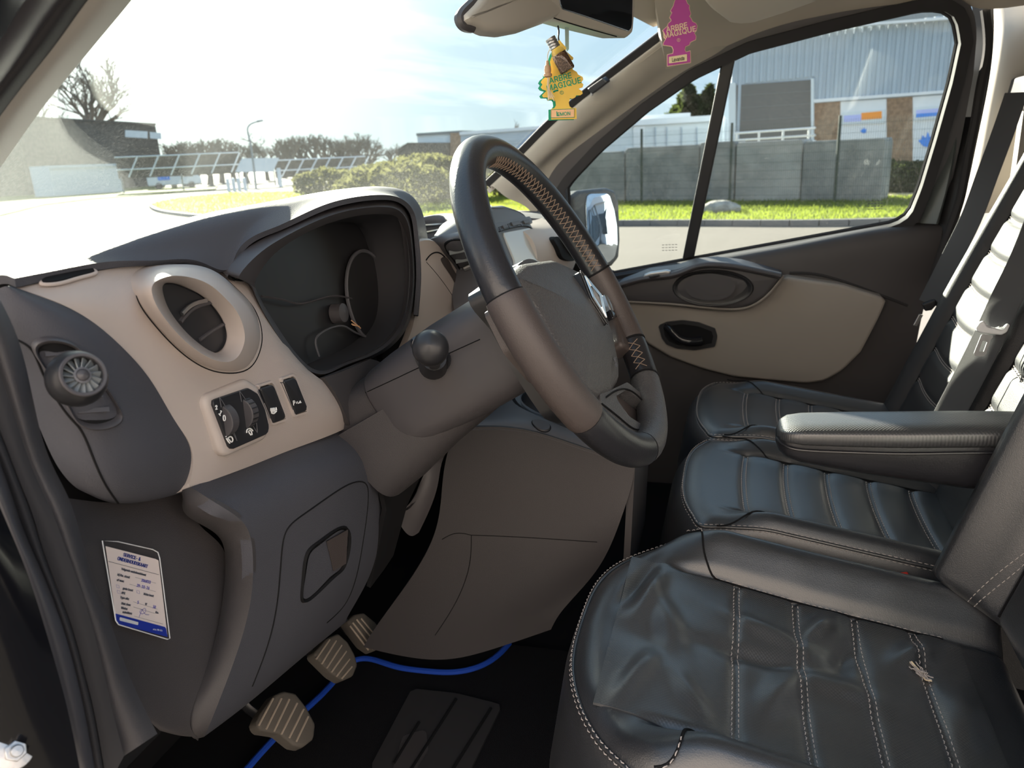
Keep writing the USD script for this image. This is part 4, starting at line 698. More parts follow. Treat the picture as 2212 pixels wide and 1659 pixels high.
obj('column_collar', loft([csec(s, w, t, b, p=2.6) for s, w, t, b in ((.02, .066, .056, .058), (.024, .074, .062, .066), (.045, .077, .064, .068), (.057, .078, .060, .066), (.060, .07, .05, .058))]), M['bag'], co)
obj('column_boot', loft([csec(s, w, t, b) for s, w, t, b in ((.235, .070, .040, .055), (.27, .072, .042, .075), (.33, .075, .045, .09))]), M['dark'], co)
lb = spl(X([(740, 845, -.50), (775, 920, -.48), (830, 990, -.46), (905, 1010, -.44)]), 20)
obj('lower_shroud', loft([csec(s, w, t, b) for s, w, t, b in ((.12, .06, .0, .066), (.2, .07, .0, .082), (.26, .082, .0, .098), (.30, .086, .0, .105))]), M['dark'], co)
obj('knee_filler', sheet(patch([Y([(700, 815, .432), (745, 800, .43), (800, 775, .43)]), Y([(730, 860, .428), (770, 850, .43), (840, 800, .43)]), Y([(757, 920, .428), (800, 925, .43), (880, 920, .43)]), Y([(800, 985, .43), (850, 1000, .43), (920, 985, .43)]), Y([(825, 1030, .44), (870, 1025, .44), (930, 1000, .44)])], 30, 20), .006), M['dark'], co)
st = obj('stalk_socket', cat([tube([at(936, 790, x=-.452), at(938, 775, x=-.472)], [.016, .013], 24)]), M['black'], co)
p0, p1 = at(940, 795, x=-.45), at(930, 752, x=-.56)
dv_ = (p1 - p0) / np.linalg.norm(p1 - p0)
stalk = obj('indicator_stalk', lathe([(0, -.13), (.006, -.13), (.007, -.03), (.010, -.022), (.012, -.014), (.0165, -.008), (.0172, .002), (.0155, .010), (.010, .0155), (0, .017)], p1, dv_, 40), M['black'], co)
obj('stalk_switch', lathe([(0, -.003), (.006, -.003), (.007, .001), (.005, .004), (0, .005)], at(902, 742, x=-.563), ray(902, 742) * -1 + [0, .6, 0], 20), M['gloss'], stalk)
obj('stalk_gate', loft([np.array([hit(cm, a, b)[0] + h * (WN * .2 + [-1, 0, 0]) for a, b in spl([(*q, 0) for q in [(896, 762), (910, 800), (922, 810), (945, 810), (972, 790), (972, 765), (955, 750), (915, 750)]], 40, True)[:, :2]]) for h in (0, .0015)]), M['black'], co)

sw_t = thing('steering_wheel', 'black leather steering wheel with light cross stitching and a silver diamond emblem', 'steering wheel', WC)
R0 = .185
def arc(a0, a1, n=60): return np.array([WC + R0 * (math.cos(a) * WU + math.sin(a) * WV) for a in np.radians(np.linspace(a0, a1, n))])
def rimseg(a0, a1, r, name, m, lab=None):
    n = max(8, int(abs(a1 - a0) * .9)); s = np.linspace(0, 1, n); rr = np.full(n, r); rr[0] = rr[-1] = r * .97
    return obj(name, tube(arc(a0, a1, n), rr, 24, up=WN), M[m], sw_t, lab)
ga = [float(np.degrees(np.arctan2(*WF.px([p])[0][::-1]))) for p in ((1090, 643), (1300, 578), (1262, 888), (1378, 748), (1424, 852), (1385, 968))]
rimseg(ga[1], ga[0], .0178, 'glossy_rim_grip', 'rim')
rimseg(ga[0], ga[2] + 360, .0198, 'matt_rim_grip', 'rimmatt', 'worn brown-grey grip')
rimseg(ga[2], ga[5], .0186, 'glossy_rim_grip', 'rim')
rimseg(ga[5], ga[4], .0180, 'lower_rim', 'bag')
rimseg(ga[4], ga[3], .0178, 'glossy_rim_grip', 'rim')
rimseg(ga[3], ga[1], .0182, 'matt_rim_grip', 'rimmatt')
for a in (ga[0], ga[2], ga[1], ga[3], ga[4], ga[5]): obj('rim_joint', tube(arc(a - .4, a + .4, 3), .0184, 24, up=WN), M['hole'], sw_t)
def xstitch(a0, a1, name):
    out = []; k = int(abs(a1 - a0) / 2.5)
    def on(a, w, r=.0182): c = WC + R0 * (math.cos(a) * WU + math.sin(a) * WV); e = math.cos(a) * WU + math.sin(a) * WV; return c + r * (-e * math.cos(w) + WN * math.sin(w))
    A = np.radians(np.linspace(a0, a1, k))
    for i in range(k - 1):
        m_ = (A[i] + A[i + 1]) / 2
        for s in (1, -1):
            out.append(tube([on(A[i], .30 + .42 * s), on(m_, .30, .0188), on(A[i + 1], .30 - .42 * s)], .0006, 5))
    obj(name, out, M['tan'], sw_t, 'light cross stitching', kind='stuff')
xstitch(ga[1] + 2, 92, 'stitching'); xstitch(ga[4] + 2, ga[3] - 2, 'stitching')
# hub, spokes and airbag
W0 = lambda l, h=0.0: WF.px(l, h)
bagL = rpoly(W0([(1108, 585), (1140, 560), (1200, 553), (1250, 577), (1300, 642), (1330, 720), (1345, 790), (1346, 822), (1328, 850), (1300, 858), (1272, 845), (1242, 800), (1205, 740), (1160, 655), (1115, 600)]), .012, 90)
obj('hub', pillow(bagL * 1.04, WC - .055 * WN, WU, WV, .045, .01), M['black'], sw_t)
obj('airbag_cover', pillow(bagL, WC - .03 * WN, WU, WV, .03, .014, .012, rings=8), M['bag'], sw_t, smooth=60)
def spoke(l, z0, t, m, name, r=.006, bev=.006): return obj(name, pillow(rpoly(W0(l, z0 + t), r, 70), WC + z0 * WN, WU, WV, t, bev), M[m], sw_t)
spoke([(1085, 650), (1150, 640), (1215, 742), (1275, 870), (1180, 800), (1130, 740)], -.03, .022, 'rimmatt', 'left_spoke_pad')
spoke([(1290, 590), (1320, 585), (1390, 742), (1370, 760), (1345, 745), (1335, 700)], -.022, .022, 'rimmatt', 'right_spoke_pad')
lower = W0([(1268, 862), (1300, 852), (1346, 830), (1420, 890), (1432, 935), (1410, 968), (1385, 965), (1330, 925)], -.01)
hole_ = W0([(1318, 862), (1346, 846), (1398, 890), (1396, 915), (1378, 922), (1350, 905)], -.01)
obj('lower_spoke', plate(sg.Polygon(rpoly(lower, .012, 80), [rpoly(hole_, .005, 50)]), WC - .022 * WN, WU, WV, .018), M['bag'], sw_t)
obj('spoke_recess', pillow(rpoly(hole_, .005, 50), WC - .03 * WN, WU, WV, .012, .002), M['rimmatt'], sw_t)
obj('spoke_edge', tube([WF.pt(*q, -.003) for q in spl([(1310, 858, 0), (1350, 840, 0), (1402, 888, 0), (1402, 918, 0), (1378, 928, 0), (1345, 908, 0), (1300, 872, 0)], 50)[:, :2]], .001, 6), M['hole'], sw_t)
# emblem
EF = Frame(WC + .0125 * WN, WU, WV)
dq_ = lambda l: EF.px(l)
eo = dq_([(1257, 596), (1294, 640), (1306, 692), (1276, 645)]); ecn = eo.mean(0)
eb = ecn + (eo - ecn) * 1.28 + [.002, 0]
obj('emblem_back', pillow(rpoly(eb, .003, 60), WC, WU, WV, .0125, .002), M['black'], sw_t)
ein = ecn + (eo - ecn) * .46; mid = (eo[0] + eo[2]) / 2
hA = sg.Polygon([eo[0], eo[1], eo[2], ein[2], ein[1], ein[0]]); hB = sg.Polygon([eo[0], ein[0], ein[3], ein[2], eo[2], eo[3]])
obj('emblem', plates(hA.buffer(-.0004), EF.o, WU, WV, .0042), M['chrome'], sw_t, 'silver diamond emblem, one half', smooth=20)
obj('emblem', plates(hB.buffer(-.0004), EF.o, WU, WV, .0034), M['chrome'], sw_t, 'silver diamond emblem, other half', smooth=20)
obj('emblem_rim', tube([EF.p(*q, .001) for q in rpoly(eb, .003, 60)], .0008, 6, True), M['bag'], sw_t)
for l, m in (([(1307, 634), (1314, 640), (1324, 660), (1328, 674), (1325, 678), (1317, 660)], 'silver'), ([(1318, 668), (1328, 668), (1334, 684), (1326, 688)], 'gloss')):
    obj('spoke_button', pillow(rpoly(W0(l, .004), .0015, 40), WC - .004 * WN, WU, WV, .008, .002, .001), M[m], sw_t)
obj('airbag_mark', cat([text(s, EF, x, y, .0042, -.007, 0, True) for s, x, y in (('AIR', 1328, 776), ('BAG', 1331, 788))]), M['tread'], sw_t)
# ================================================================ seats
def smooth01(x): x = np.clip(x, 0, 1); return x * x * (3 - 2 * x)
class Pad:
    """Upholstered pad: a surface over (s across, v along) with rounded edges, closed below."""
    def __init__(p, o, U, V, N, hw, L, h, vf=lambda s: 0 * s, r=.028, rf=.045, thick=.15, ns=90, nv=90, taper=lambda v: 1.0):
        p.o, p.U, p.V, p.N = (np.asarray(a, float) for a in (o, U, V, N)); p.hw, p.L, p.h, p.vf, p.taper = hw, L, h, vf, taper
        def edge(n, rr0, rr1, size):
            a = np.linspace(0, np.pi / 2, 8)
            pos = [np.full(3, -1.0), (-1 + rr0 / size * (1 - np.sin(a)))[::-1], np.linspace(-1 + rr0 / size, 1 - rr1 / size, n)[1:-1], 1 - rr1 / size * (1 - np.sin(a)), np.full(3, 1.0)]
            dr = [np.linspace(thick, rr0 * 1.3, 3), (rr0 * (1 - np.cos(a)))[::-1], np.zeros(n - 2), rr1 * (1 - np.cos(a)), np.linspace(rr1 * 1.3, thick, 3)]
            return np.concatenate(pos), np.concatenate(dr)
        p.ps, p.ds = edge(ns, r, r, hw); p.pv, p.dv = edge(nv, rf, r, L / 2)
        Sg, Vg = np.meshgrid(p.ps, p.pv, indexing='ij'); D = np.minimum((p.ds[:, None] ** 4 + p.dv[None] ** 4) ** .25, thick)
        p.D = D; p.G = p.point(Sg, Vg, D)
    def point(p, S, Vp, D=0.0):
        v = p.vf(S) + (p.L - p.vf(S)) * (Vp + 1) / 2; u = S * p.hw * p.taper(v)
        h = p.h(S, v) * np.clip(1 - D / .03, 0, 1) - D
        return p.o + u[..., None] * p.U + v[..., None] * p.V + h[..., None] * p.N
    def at_v(p, S, v): return (v - p.vf(S)) / (p.L - p.vf(S)) * 2 - 1
    def line(p, S, v, lift=0.0):
        S, v = np.broadcast_arrays(np.asarray(S, float), np.asarray(v, float)); P = p.point(S, p.at_v(S, v)); e = 1e-3
        a = p.point(S + e, p.at_v(S + e, v)) - P; b = p.point(S, p.at_v(S, v + e)) - P; n = np.cross(a, b); n /= np.linalg.norm(n, axis=1, keepdims=True); n *= np.sign(n @ p.N)[:, None]
        return P + n * lift, n
    def body(p):
        G = p.G; a, b = G.shape[:2]; m = T(G.reshape(-1, 3), gridfaces(a, b)); ring = np.concatenate([np.arange(b), np.arange(1, a) * b + b - 1, (a - 1) * b + np.arange(b - 2, -1, -1), np.arange(a - 2, 0, -1) * b])
        c = G.reshape(-1, 3)[ring].mean(0); f = np.vstack([m.faces, np.stack([np.roll(ring, -1), ring, np.full(len(ring), a * b)], 1)]); m = T(np.vstack([m.vertices, c]), f)
        if m.volume < 0: m.invert()
        return m
    def panel(p, s0, s1, v0, v1, lift=.0012, n=90):
        S, Vv = np.meshgrid(np.linspace(s0, s1, n), np.linspace(v0, v1, n), indexing='ij'); P, N = p.line(S.ravel(), Vv.ravel(), lift); return sheet(P.reshape(n, n, 3), .003, p.o + p.N * 3)
def gauss(x, w): return np.exp(-(x / w) ** 2)
def double_stitch(pd, S, v, gap=.0045, along='v', **k):
    out = []
    for s in (-1, 1):
        P, N = pd.line(S + (s * gap / pd.hw if along == 's' else 0), v + (s * gap if along == 'v' else 0), .0016); out += stitches(P, N, **k)
    return out
# --- driver's cushion: worn cover with wrinkles
dseams = (.187, .262, .335, .405)
def h_driver(s, v):
    h = .046 * gauss(abs(s) - .83, .15) * smooth01((v - .05) / .12) - .010 * gauss(abs(s) - .63, .03) * smooth01((v - .08) / .05) - .012 * (1 - s * s) * smooth01((v - .1) / .2)
    for k in dseams: h = h - .0045 * gauss(v - k, .006) * (abs(s) < .63)
    x, y = s * .24, v                                   # creases and puckers of the loose cover
    for (cx, cy, lx, ly, rot, a) in ((.085, .060, .050, .010, .25, -.007), (.075, .080, .05, .011, .2, .007), (.02, .105, .06, .016, -.35, .006), (-.08, .085, .05, .012, .3, .005), (-.10, .14, .035, .012, -.5, .005), (.06, .23, .016, .05, .25, .006), (.01, .215, .014, .06, -.1, -.006), (-.045, .235, .05, .016, .4, .006), (.10, .29, .03, .012, .5, .008), (.06, .315, .04, .014, .35, -.006), (-.02, .10, .03, .05, 0, -.004), (.0, .30, .02, .05, .2, .005), (.10, .40, .04, .014, .7, .007), (.0, .43, .05, .02, .2, .006)):
        dx, dy = (x - cx) * math.cos(rot) + (y - cy) * math.sin(rot), -(x - cx) * math.sin(rot) + (y - cy) * math.cos(rot); h = h + 1.7 * a * gauss(dx, lx) * gauss(dy, ly)
    q = np.stack([x * 16, y * 16, 0 * x + 1.7], -1); h = h + .005 * (meshkit.fbm(q, 2, 5) - .5) * (abs(s) < .8)
    return h
ds = thing('driver_seat', 'worn black leather driver seat with grey double stitching and a right armrest', 'car seat', (-.41, -.1, .62))
sl_ = np.array([0, -1, -.17]); sl_ /= np.linalg.norm(sl_); nl_ = np.cross([1.0, 0, 0], sl_); nl_ = nl_ * np.sign(nl_[2])
dc = Pad((-.41, .168, .992), (1, 0, 0), sl_, nl_, .242, .52, h_driver, lambda s: .125 * abs(s) ** 3, r=.030, rf=.035, thick=.16, ns=140, nv=150)
cush = obj('seat_cushion', dc.body(), M['leather'], ds, smooth=80)
obj('seat_panel', dc.panel(-.62, .62, .045, .46, n=150), M['weave'], ds, 'finely perforated centre panel', smooth=80)
st_ = []
for k in dseams: st_ += double_stitch(dc, np.linspace(-.61, .61, 60), np.full(60, k))
obj('seam_stitching', st_, M['thread'], ds, kind='stuff')
bs = np.linspace(0, 1, 60)
for sg_ in (1, -1):
    P, N = dc.line(sg_ * (.93 - .30 * smooth01(bs * 3.2)), .125 * (.93 - .30 * smooth01(bs * 3.2)) ** 3 + .012 + bs * .40, .0012); obj('bolster_seam', tube(P, .0014, 6), M['hole'], ds); obj('bolster_stitching', stitches(P + N * .001 + np.array([.003 * sg_, 0, 0]), N), M['thread'], ds, kind='stuff')
def piping(pd, parent, m, ki=6, r=.0024, off=.0):
    G = pd.G; a, b = G.shape[:2]; p = np.vstack([G[ki, b - 30:ki:-1], G[ki:a - ki, ki], G[a - 1 - ki, ki:b - 30]]); p = spl(p[::3], 240)
    n = p - (pd.G[a // 2, b // 2] - pd.N * .05); n /= np.linalg.norm(n, axis=1, keepdims=True)
    obj('edge_piping', tube(p + n * .0012, r, 8), m, parent)
    obj('edge_stitching', stitches(p + n * .003 + pd.N * .004, n) + stitches(p + n * .003 - pd.N * .004, n), M['thread'], parent, kind='stuff')
piping(dc, ds, M['leather'])
obj('seat_base', box([-.62, -.30, .62], [-.20, .06, .85]), M['hole'], ds)
P, N = dc.line(np.linspace(.24, .31, 12), np.linspace(.412, .388, 12), .003)
obj('torn_seam', tube(P, np.linspace(.0008, .002, 12), 6), M['straw'], ds, 'frayed light thread at a torn seam')
tl = []
rng = random.Random(4)
for k in range(14):
    P, N = dc.line(np.linspace(.26 + rng.uniform(-.02, .02), .29 + rng.uniform(-.02, .04), 5), np.linspace(.402, .392, 5) + rng.uniform(-.012, .012), .004); P[2] += N[2] * rng.uniform(.001, .006); tl.append(tube(P, .0007, 5))
obj('torn_threads', tl, M['thread'], ds, kind='stuff')
# --- backrests
def h_back(bol, seams, cw=.62):
    def h(s, v):
        r = bol * gauss(abs(s) - .86, .16) - .010 * gauss(abs(s) - cw, .03) + .012 * (1 - s * s)
        for k in seams: r = r - .006 * gauss(v - k - .02 * s * s, .008) * (abs(s) < cw)
        return r
    return h
def backrest(xc, y0, z0, rake, hw, L, bol, seams, parent, thick=.13, cw=.62, name='backrest', lm='leather'):
    V = np.array([0, -rake, 1.0]); V /= np.linalg.norm(V); Nn = np.array([0, 1.0, rake]); Nn /= np.linalg.norm(Nn)
    p = Pad((xc, y0, z0), (1, 0, 0), V, Nn, hw, L, h_back(bol, seams, cw), lambda s: .0 * s, r=.045, rf=.03, thick=thick, ns=90, nv=110, taper=lambda v: 1 - .20 * smooth01((v - .3) / .35))
    b = obj(name, p.body(), M[lm], parent, smooth=80); s2 = []
    for k in seams: ss = np.linspace(-cw + .02, cw - .02, 50); s2 += double_stitch(p, ss, k + .02 * ss * ss, length=.006, gap=.003)
    if s2: obj('backrest_stitching', s2, M['thread'], parent, kind='stuff')
    for g_ in (1, -1):
        P, N = p.line(np.full(70, g_ * cw), np.linspace(.02, L - .06, 70), .001); obj('backrest_seam', tube(P, .0016, 6), M['hole'], parent)
    return p
bd = backrest(-.41, -.325, .93, .30, .245, .62, .075, (), ds)
P, N = bd.line(np.linspace(.55, 1.0, 40), np.linspace(.105, .205, 40), .001)
P1, N1 = drape(bd.body(), [(2212, 1195), (2160, 1235), (2100, 1290), (2048, 1350)], 50, .001); P2, N2 = drape(bd.body(), [(2215, 1218), (2170, 1255), (2110, 1305), (2062, 1356)], 50, .001)
if len(P1) > 5: obj('bolster_stitching', stitches(P1, N1) + (stitches(P2, N2) if len(P2) > 5 else []), M['thread'], ds, kind='stuff')
# armrest on the driver's seat
def arm_sec(y, xc, hw, zt, zb, n=32, p=3.2):
    w = np.linspace(0, 2 * np.pi, n, endpoint=False); c, s = np.cos(w), np.sin(w)
    return np.stack([xc + hw * np.sign(c) * abs(c) ** (2 / p), np.full(n, y), (zt + zb) / 2 + (zt - zb) / 2 * np.sign(s) * abs(s) ** (2 / p)], 1)
secs = [(-.062, .012, 1.133, 1.118), (-.066, .026, 1.141, 1.109), (-.076, .036, 1.146, 1.102), (-.095, .041, 1.149, 1.096), (-.15, .043, 1.153, 1.088), (-.22, .043, 1.157, 1.080), (-.30, .042, 1.162, 1.072), (-.40, .040, 1.166, 1.07)]
obj('armrest', loft([arm_sec(y, -.132, w, t, b) for y, w, t, b in secs]), M['rim'], ds, smooth=60)
obj('armrest_pad', loft([arm_sec(y - .001, -.132, w + .0025, t + .003, t - (t - b) * f) for (y, w, t, b), f in zip(secs, (.4, .45, .5, .5, .45, .40, .33, .3))]), M['weave'], ds, 'perforated armrest top', smooth=60)
q = np.array([[-.132 - w - .0024, y, t - (t - b) * f] for (y, w, t, b), f in zip(secs, (.35, .42, .5, .5, .45, .40, .33, .3))])
obj('armrest_piping', tube(spl(q, 60), .0016, 6), M['rim'], ds)
# --- bench cushions
def h_bench(seams):
    def h(s, v):
        r = .026 * gauss(abs(s) - .84, .17) * smooth01((v - .06) / .10) - .006 * gauss(abs(s) - .64, .025) * smooth01((v - .07) / .05)
        for k in seams: r = r - .0045 * gauss(v - k - .012 * s * s, .007) * (abs(s) < .64) + .0015 * gauss(v - k - .035, .02) * (abs(s) < .64)
        return r
    return h
def bench(xc, yf, hw, label, z=.995):
    LB = M['leather2']; t = thing('passenger_seat', label, 'car seat', (xc, -.15, .62), 'front bench seats')
    sm = (.115, .185, .255, .325, .395)
    c = Pad((xc, yf, z), (1, 0, 0), sl_, nl_, hw, .58, h_bench(sm), lambda s: .045 * abs(s) ** 3, r=.035, rf=.05, thick=.14, ns=100, nv=110)
    obj('seat_cushion', c.body(), M['leather'], t, smooth=80); s2 = []
    for k in sm: ss = np.linspace(-.62, .62, 50); s2 += double_stitch(c, ss, k + .012 * ss * ss)
    obj('seam_stitching', s2, M['thread'], t, kind='stuff')
    for g_ in (1, -1):
        P, N = c.line(g_ * (1.0 - .36 * smooth01(bs * 4)), .075 + bs * .36, .0008); obj('bolster_seam', tube(P, .0013, 6), M['hole'], t)
    piping(c, t, M['leather'], 7)
    obj('seat_base', box([xc - hw + .03, -.36, .62], [xc + hw - .03, yf - .07, .87]), M['hole'], t)
    backrest(xc, -.345, .90, .375, hw, .68, .035, tuple(np.arange(.12, .62, .072)), t, cw=.66, lm='leather2')
    hd_ = np.array([xc, -.635, 1.64]); S = []
    for a in np.linspace(0, 1, 9):
        e = math.sin(math.acos(max(-1, min(1, 2 * a - 1)))) * .5 + .5
        w = np.linspace(0, 2 * np.pi, 28, endpoint=False); S.append(hd_ + np.array([0, -.03 * a, .0]) + [0, 0, -.085 + .17 * a] + np.stack([.125 * e * np.sign(np.cos(w)) * abs(np.cos(w)) ** .7, .045 * e * np.sign(np.sin(w)) * abs(np.sin(w)) ** .8, 0 * w], 1))
    obj('headrest', loft(S), LB, t, smooth=70)
    return c
bench(.045, .088, .188, 'black leather middle seat with ribbed stitched cushion, next to the driver armrest')
bench(.43, .085, .188, 'black leather passenger seat by the far door with sunlit ribbed backrest')
# --- belts and buckles
def belt(l, w, label, group):
    t = thing('seat_belt', label, 'seat belt', at(*l[-1][:2], x=l[-1][2]), group)
    p = spl(X(l), 60); up = CAM - p; up = up / np.linalg.norm(up, axis=1, keepdims=True) * .8 + np.array([0, .5, .1])
    obj('webbing', strap(p, up, w, .0022), M['belt'], t); return t, p
b1, p_ = belt([(2250, 470, .225), (2215, 560, .215), (2180, 632, .20), (2146, 705, .19), (2105, 790, .175), (2055, 885, .165), (2010, 975, .155)], .050, 'black seat belt with white tongue across the middle seat backrest', 'front seat belts')
TF = Frame.fit(at(2145, 712, x=.182), at(2180, 712, x=.182) , at(2150, 690, x=.186))
if TF.n @ (CAM - TF.o) < 0: TF = Frame(TF.o, TF.u, -TF.v)
tg = obj('belt_tongue', TF.pillow([(2104, 708), (2112, 697), (2122, 692), (2130, 704), (2160, 711), (2172, 698), (2180, 702), (2172, 718), (2160, 724), (2120, 720), (2108, 715)], .010, .003, .003), M['facade'], b1, 'pale plastic tongue grip')
tp_ = rpoly(TF.px([(2118, 722), (2148, 724), (2138, 733), (2128, 764), (2122, 770), (2104, 769), (2101, 764)]), .003, 50); sl2 = rpoly(TF.px([(2120, 736), (2130, 738), (2122, 760), (2112, 759)]), .001, 30)
obj('tongue_plate', plate(sg.Polygon(tp_, [sl2]), TF.o, TF.u, TF.v, .0022, z0=.004), M['silver'], tg)
b2, p_ = belt([(2196, 200, .745), (2165, 290, .73), (2128, 390, .715), (2098, 470, .70), (2064, 540, .69), (2034, 600, .685), (2006, 655, .68)], .048, 'black seat belt hanging down the far pillar behind the passenger door', 'front seat belts')
BF = Frame.fit(at(2000, 672, x=.675), at(2030, 672, x=.675), at(2000, 640, x=.675))
if BF.n @ (CAM - BF.o) < 0: BF = Frame(BF.o, BF.u, -BF.v)
tg = obj('belt_tongue', BF.pillow([(1990, 655), (2018, 645), (2022, 655), (2010, 668), (1996, 670)], .014, .003, .003), M['black'], b2)
obj('tongue_plate', BF.pillow([(1985, 678), (1994, 680), (1980, 704), (1972, 702)], .004, .001, .001), M['silver'], tg)
bk = thing('belt_buckle', 'black belt buckle with a red release button beside the driver seat', 'belt buckle', at(1955, 1262, x=-.145))
KF = Frame.fit(at(1955, 1262, x=-.145), at(1990, 1262, x=-.145), at(1955, 1230, x=-.145))
if KF.n @ (CAM - KF.o) < 0: KF = Frame(KF.o, KF.u, -KF.v)
obj('buckle_body', KF.pillow([(1936, 1248), (1968, 1240), (1980, 1300), (1945, 1310)], .022, .004, .004), M['black'], bk)
obj('release_button', KF.pillow([(1938, 1250), (1944, 1237), (1960, 1235), (1966, 1246)], .026, .002, .004), M['red'], bk)
# ================================================================ mirror, visors, hanging things
MF = Frame(at(1250, 10, x=.03), (.86, -.50, 0), (.03, -.16, 1.0))
rm = thing('rear_view_mirror', 'beige framed rear view mirror at the top of the windscreen', 'mirror', MF.o + [0, .03, -.03])
mo = [(1148, 0), (1148, 22), (1161, 38), (1240, 60), (1334, 83), (1349, 70), (1353, 18), (1353, -40), (1335, -60), (1165, -90), (1150, -70)]
obj('mirror_shell', pillow(rpoly(MF.px(mo), .008, 90), MF.o, MF.u, MF.v, .018, .004, back=.030), M['visor'], rm)
obj('mirror_glass', MF.pillow([(1187, -30), (1187, 4), (1193, 21), (1240, 36), (1338, 69), (1345, 60), (1346, 5), (1345, -40), (1300, -60), (1195, -55)], .0195, .004, .0015), M['mirror'], rm)
obj('mirror_groove', tube([MF.pt(a, b, .0175) for a, b in spl([(*q, 0) for q in [(1172, -40), (1173, 0), (1178, 27), (1195, 38), (1332, 79)]], 40)[:, :2]], .0008, 6), M['hole'], rm)
obj('mirror_stem', tube(spl([MF.o + [0, .02, .03], MF.o + [-.01, .06, .07], [0, .29, 1.81]], 10), .012, 10), M['visor'], rm)
VFm = Frame(at(1085, 40, x=-.15), (.93, -.36, 0), (.0, .25, 1.0))
vs = thing('sun_visor', 'beige sun visor folded down in front of the windscreen beside the mirror', 'sun visor', VFm.o, 'sun visors')
vo_ = [(1045, -20), (1020, 12), (998, 34), (995, 45), (1002, 54), (1020, 58), (1046, 71), (1082, 75), (1125, 67), (1185, 45), (1260, 10), (1300, -60), (1180, -110), (1080, -70)]
obj('visor_body', pillow(rpoly(VFm.px(vo_), .006, 110), VFm.o, VFm.u, VFm.v, .010, .009, back=.010), M['visor'], vs)
obj('visor_edge', tube([VFm.pt(a, b, -.004) for a, b in spl([(*q, 0) for q in [(1040, -16), (1018, 10), (996, 33), (993, 45), (1001, 55), (1019, 59)]], 40)[:, :2]], .007, 8), M['dark2'], vs)
VG = Frame(at(1610, 30, x=.50), (-.1, -1.0, 0.0), (-1.0, .1, .28))
vs2 = thing('sun_visor', 'beige sun visor folded up against the roof above the passenger window', 'sun visor', VG.o, 'sun visors')
obj('visor_body', pillow(rpoly(VG.px([(1520, -10), (1535, 8), (1575, 38), (1600, 41), (1628, 39), (1700, 16), (1770, -10), (1740, -50), (1560, -60)]), .01, 80), VG.o, VG.u, VG.v, .012, .01, back=.01), M['visor'], vs2)
def hang_frame(px, py, x, tilt=0.0):
    o = at(px, py, x=x); n = (CAM - o) * [1, 1, 0]; n /= np.linalg.norm(n); u = np.cross([0, 0, 1.0], n); return Frame(o, u, [0, 0, 1.0])
ZZ = lambda l, o, s: [(o[0] + a / s, o[1] + b / s) for a, b in l]
lem = ZZ([(1265, 478), (1300, 520), (1345, 570), (1340, 610), (1385, 650), (1430, 690), (1425, 715), (1400, 722), (1440, 780), (1440, 800), (1420, 812), (1422, 832), (1470, 860), (1485, 890), (1540, 920), (1548, 950), (1525, 985), (1550, 1010), (1540, 1045), (1490, 1060), (1535, 1090), (1540, 1120), (1510, 1140), (1465, 1140), (1450, 1165), (1420, 1180), (1390, 1175), (1375, 1230), (1385, 1270), (1410, 1290), (1465, 1290), (1470, 1422), (1165, 1428), (1165, 1300), (1200, 1295), (1222, 1260), (1215, 1210), (1200, 1190), (1150, 1190), (1140, 1165), (1070, 1165), (1055, 1140), (1110, 1085), (1060, 1070), (1040, 1045), (1060, 1010), (1040, 985), (1060, 950), (1100, 920), (1100, 890), (1150, 860), (1150, 830), (1160, 790), (1150, 740), (1180, 650), (1230, 560), (1245, 500)], (980, 0), 5.53)
LF = hang_frame(1215, 180, -.02)
lt = thing('air_freshener', 'yellow tree-shaped card air freshener with green print hanging below the rear view mirror', 'air freshener', LF.pt(1215, 258), 'tree-shaped air fresheners')
obj('card', plate(LF.px(lem), LF.o, LF.u, LF.v, .0016), M['yellow'], lt, smooth=20)
obj('backing_card', plate(LF.px([(a - 6, b + 2) for a, b in lem]), LF.o, LF.u, LF.v, .0012, z0=-.0022), M['greenink'], lt, 'green backing card', smooth=20)
ang = lambda f, a, b: math.atan2(*(f.px([b])[0] - f.px([a])[0])[::-1])
la = ang(LF, (1190, 176), (1225, 167))
obj('label_panel', LF.plate([(1190, 237), (1240, 235), (1240, 253), (1190, 254)], .0006, h=.0016), M['peach'], lt)
obj('label_border', tube([LF.pt(*q, .0022) for q in [(1191, 237), (1241, 235), (1241, 253.5), (1191, 254.5)]], .0004, 4, True), M['greenink'], lt)
for m_ in (text('ARBRE', LF, 1210, 168.5, .0078, .0017, la, True), text('MAGIQUE', LF, 1218, 182, .0078, .0017, la, True), text('L', LF, 1205, 245.5, .0062, .0022, la * .15, True), text('EMON', LF, 1218, 246, .0048, .0022, la * .15, True)): obj('printed_text', m_, M['greenink'], lt)
obj('printed_mark', cat([text('R', LF, 1213.5, 200, .0032, .0017, la), tube([LF.pt(1213.5 + 3.8 * math.cos(a), 200 + 3.8 * math.sin(a), .0018) for a in np.linspace(0, 6.28, 24, endpoint=False)], .0003, 4, True), tube([LF.pt(1195, 199, .0018), LF.pt(1200, 196, .0018), LF.pt(1206, 195, .0018)], .0012, 4)]), M['greenink'], lt)
obj('hanging_cord', tube(spl([LF.pt(1205, 56, -.001), LF.pt(1207, 70, .001), LF.pt(1206, 82, 0), LF.pt(1208, 89, 0)], 14), .0013, 6), M['black'], lt)
LK = hang_frame(1225, 90, .03); ls = thing('lanyard', 'narrow grey strap hanging behind the yellow card from the mirror', 'strap', LK.pt(1225, 112))
obj('strap', LK.plate([(1220, 52), (1229, 52), (1229, 106), (1225, 112), (1221, 100)], .0015), M['lamp'], ls)
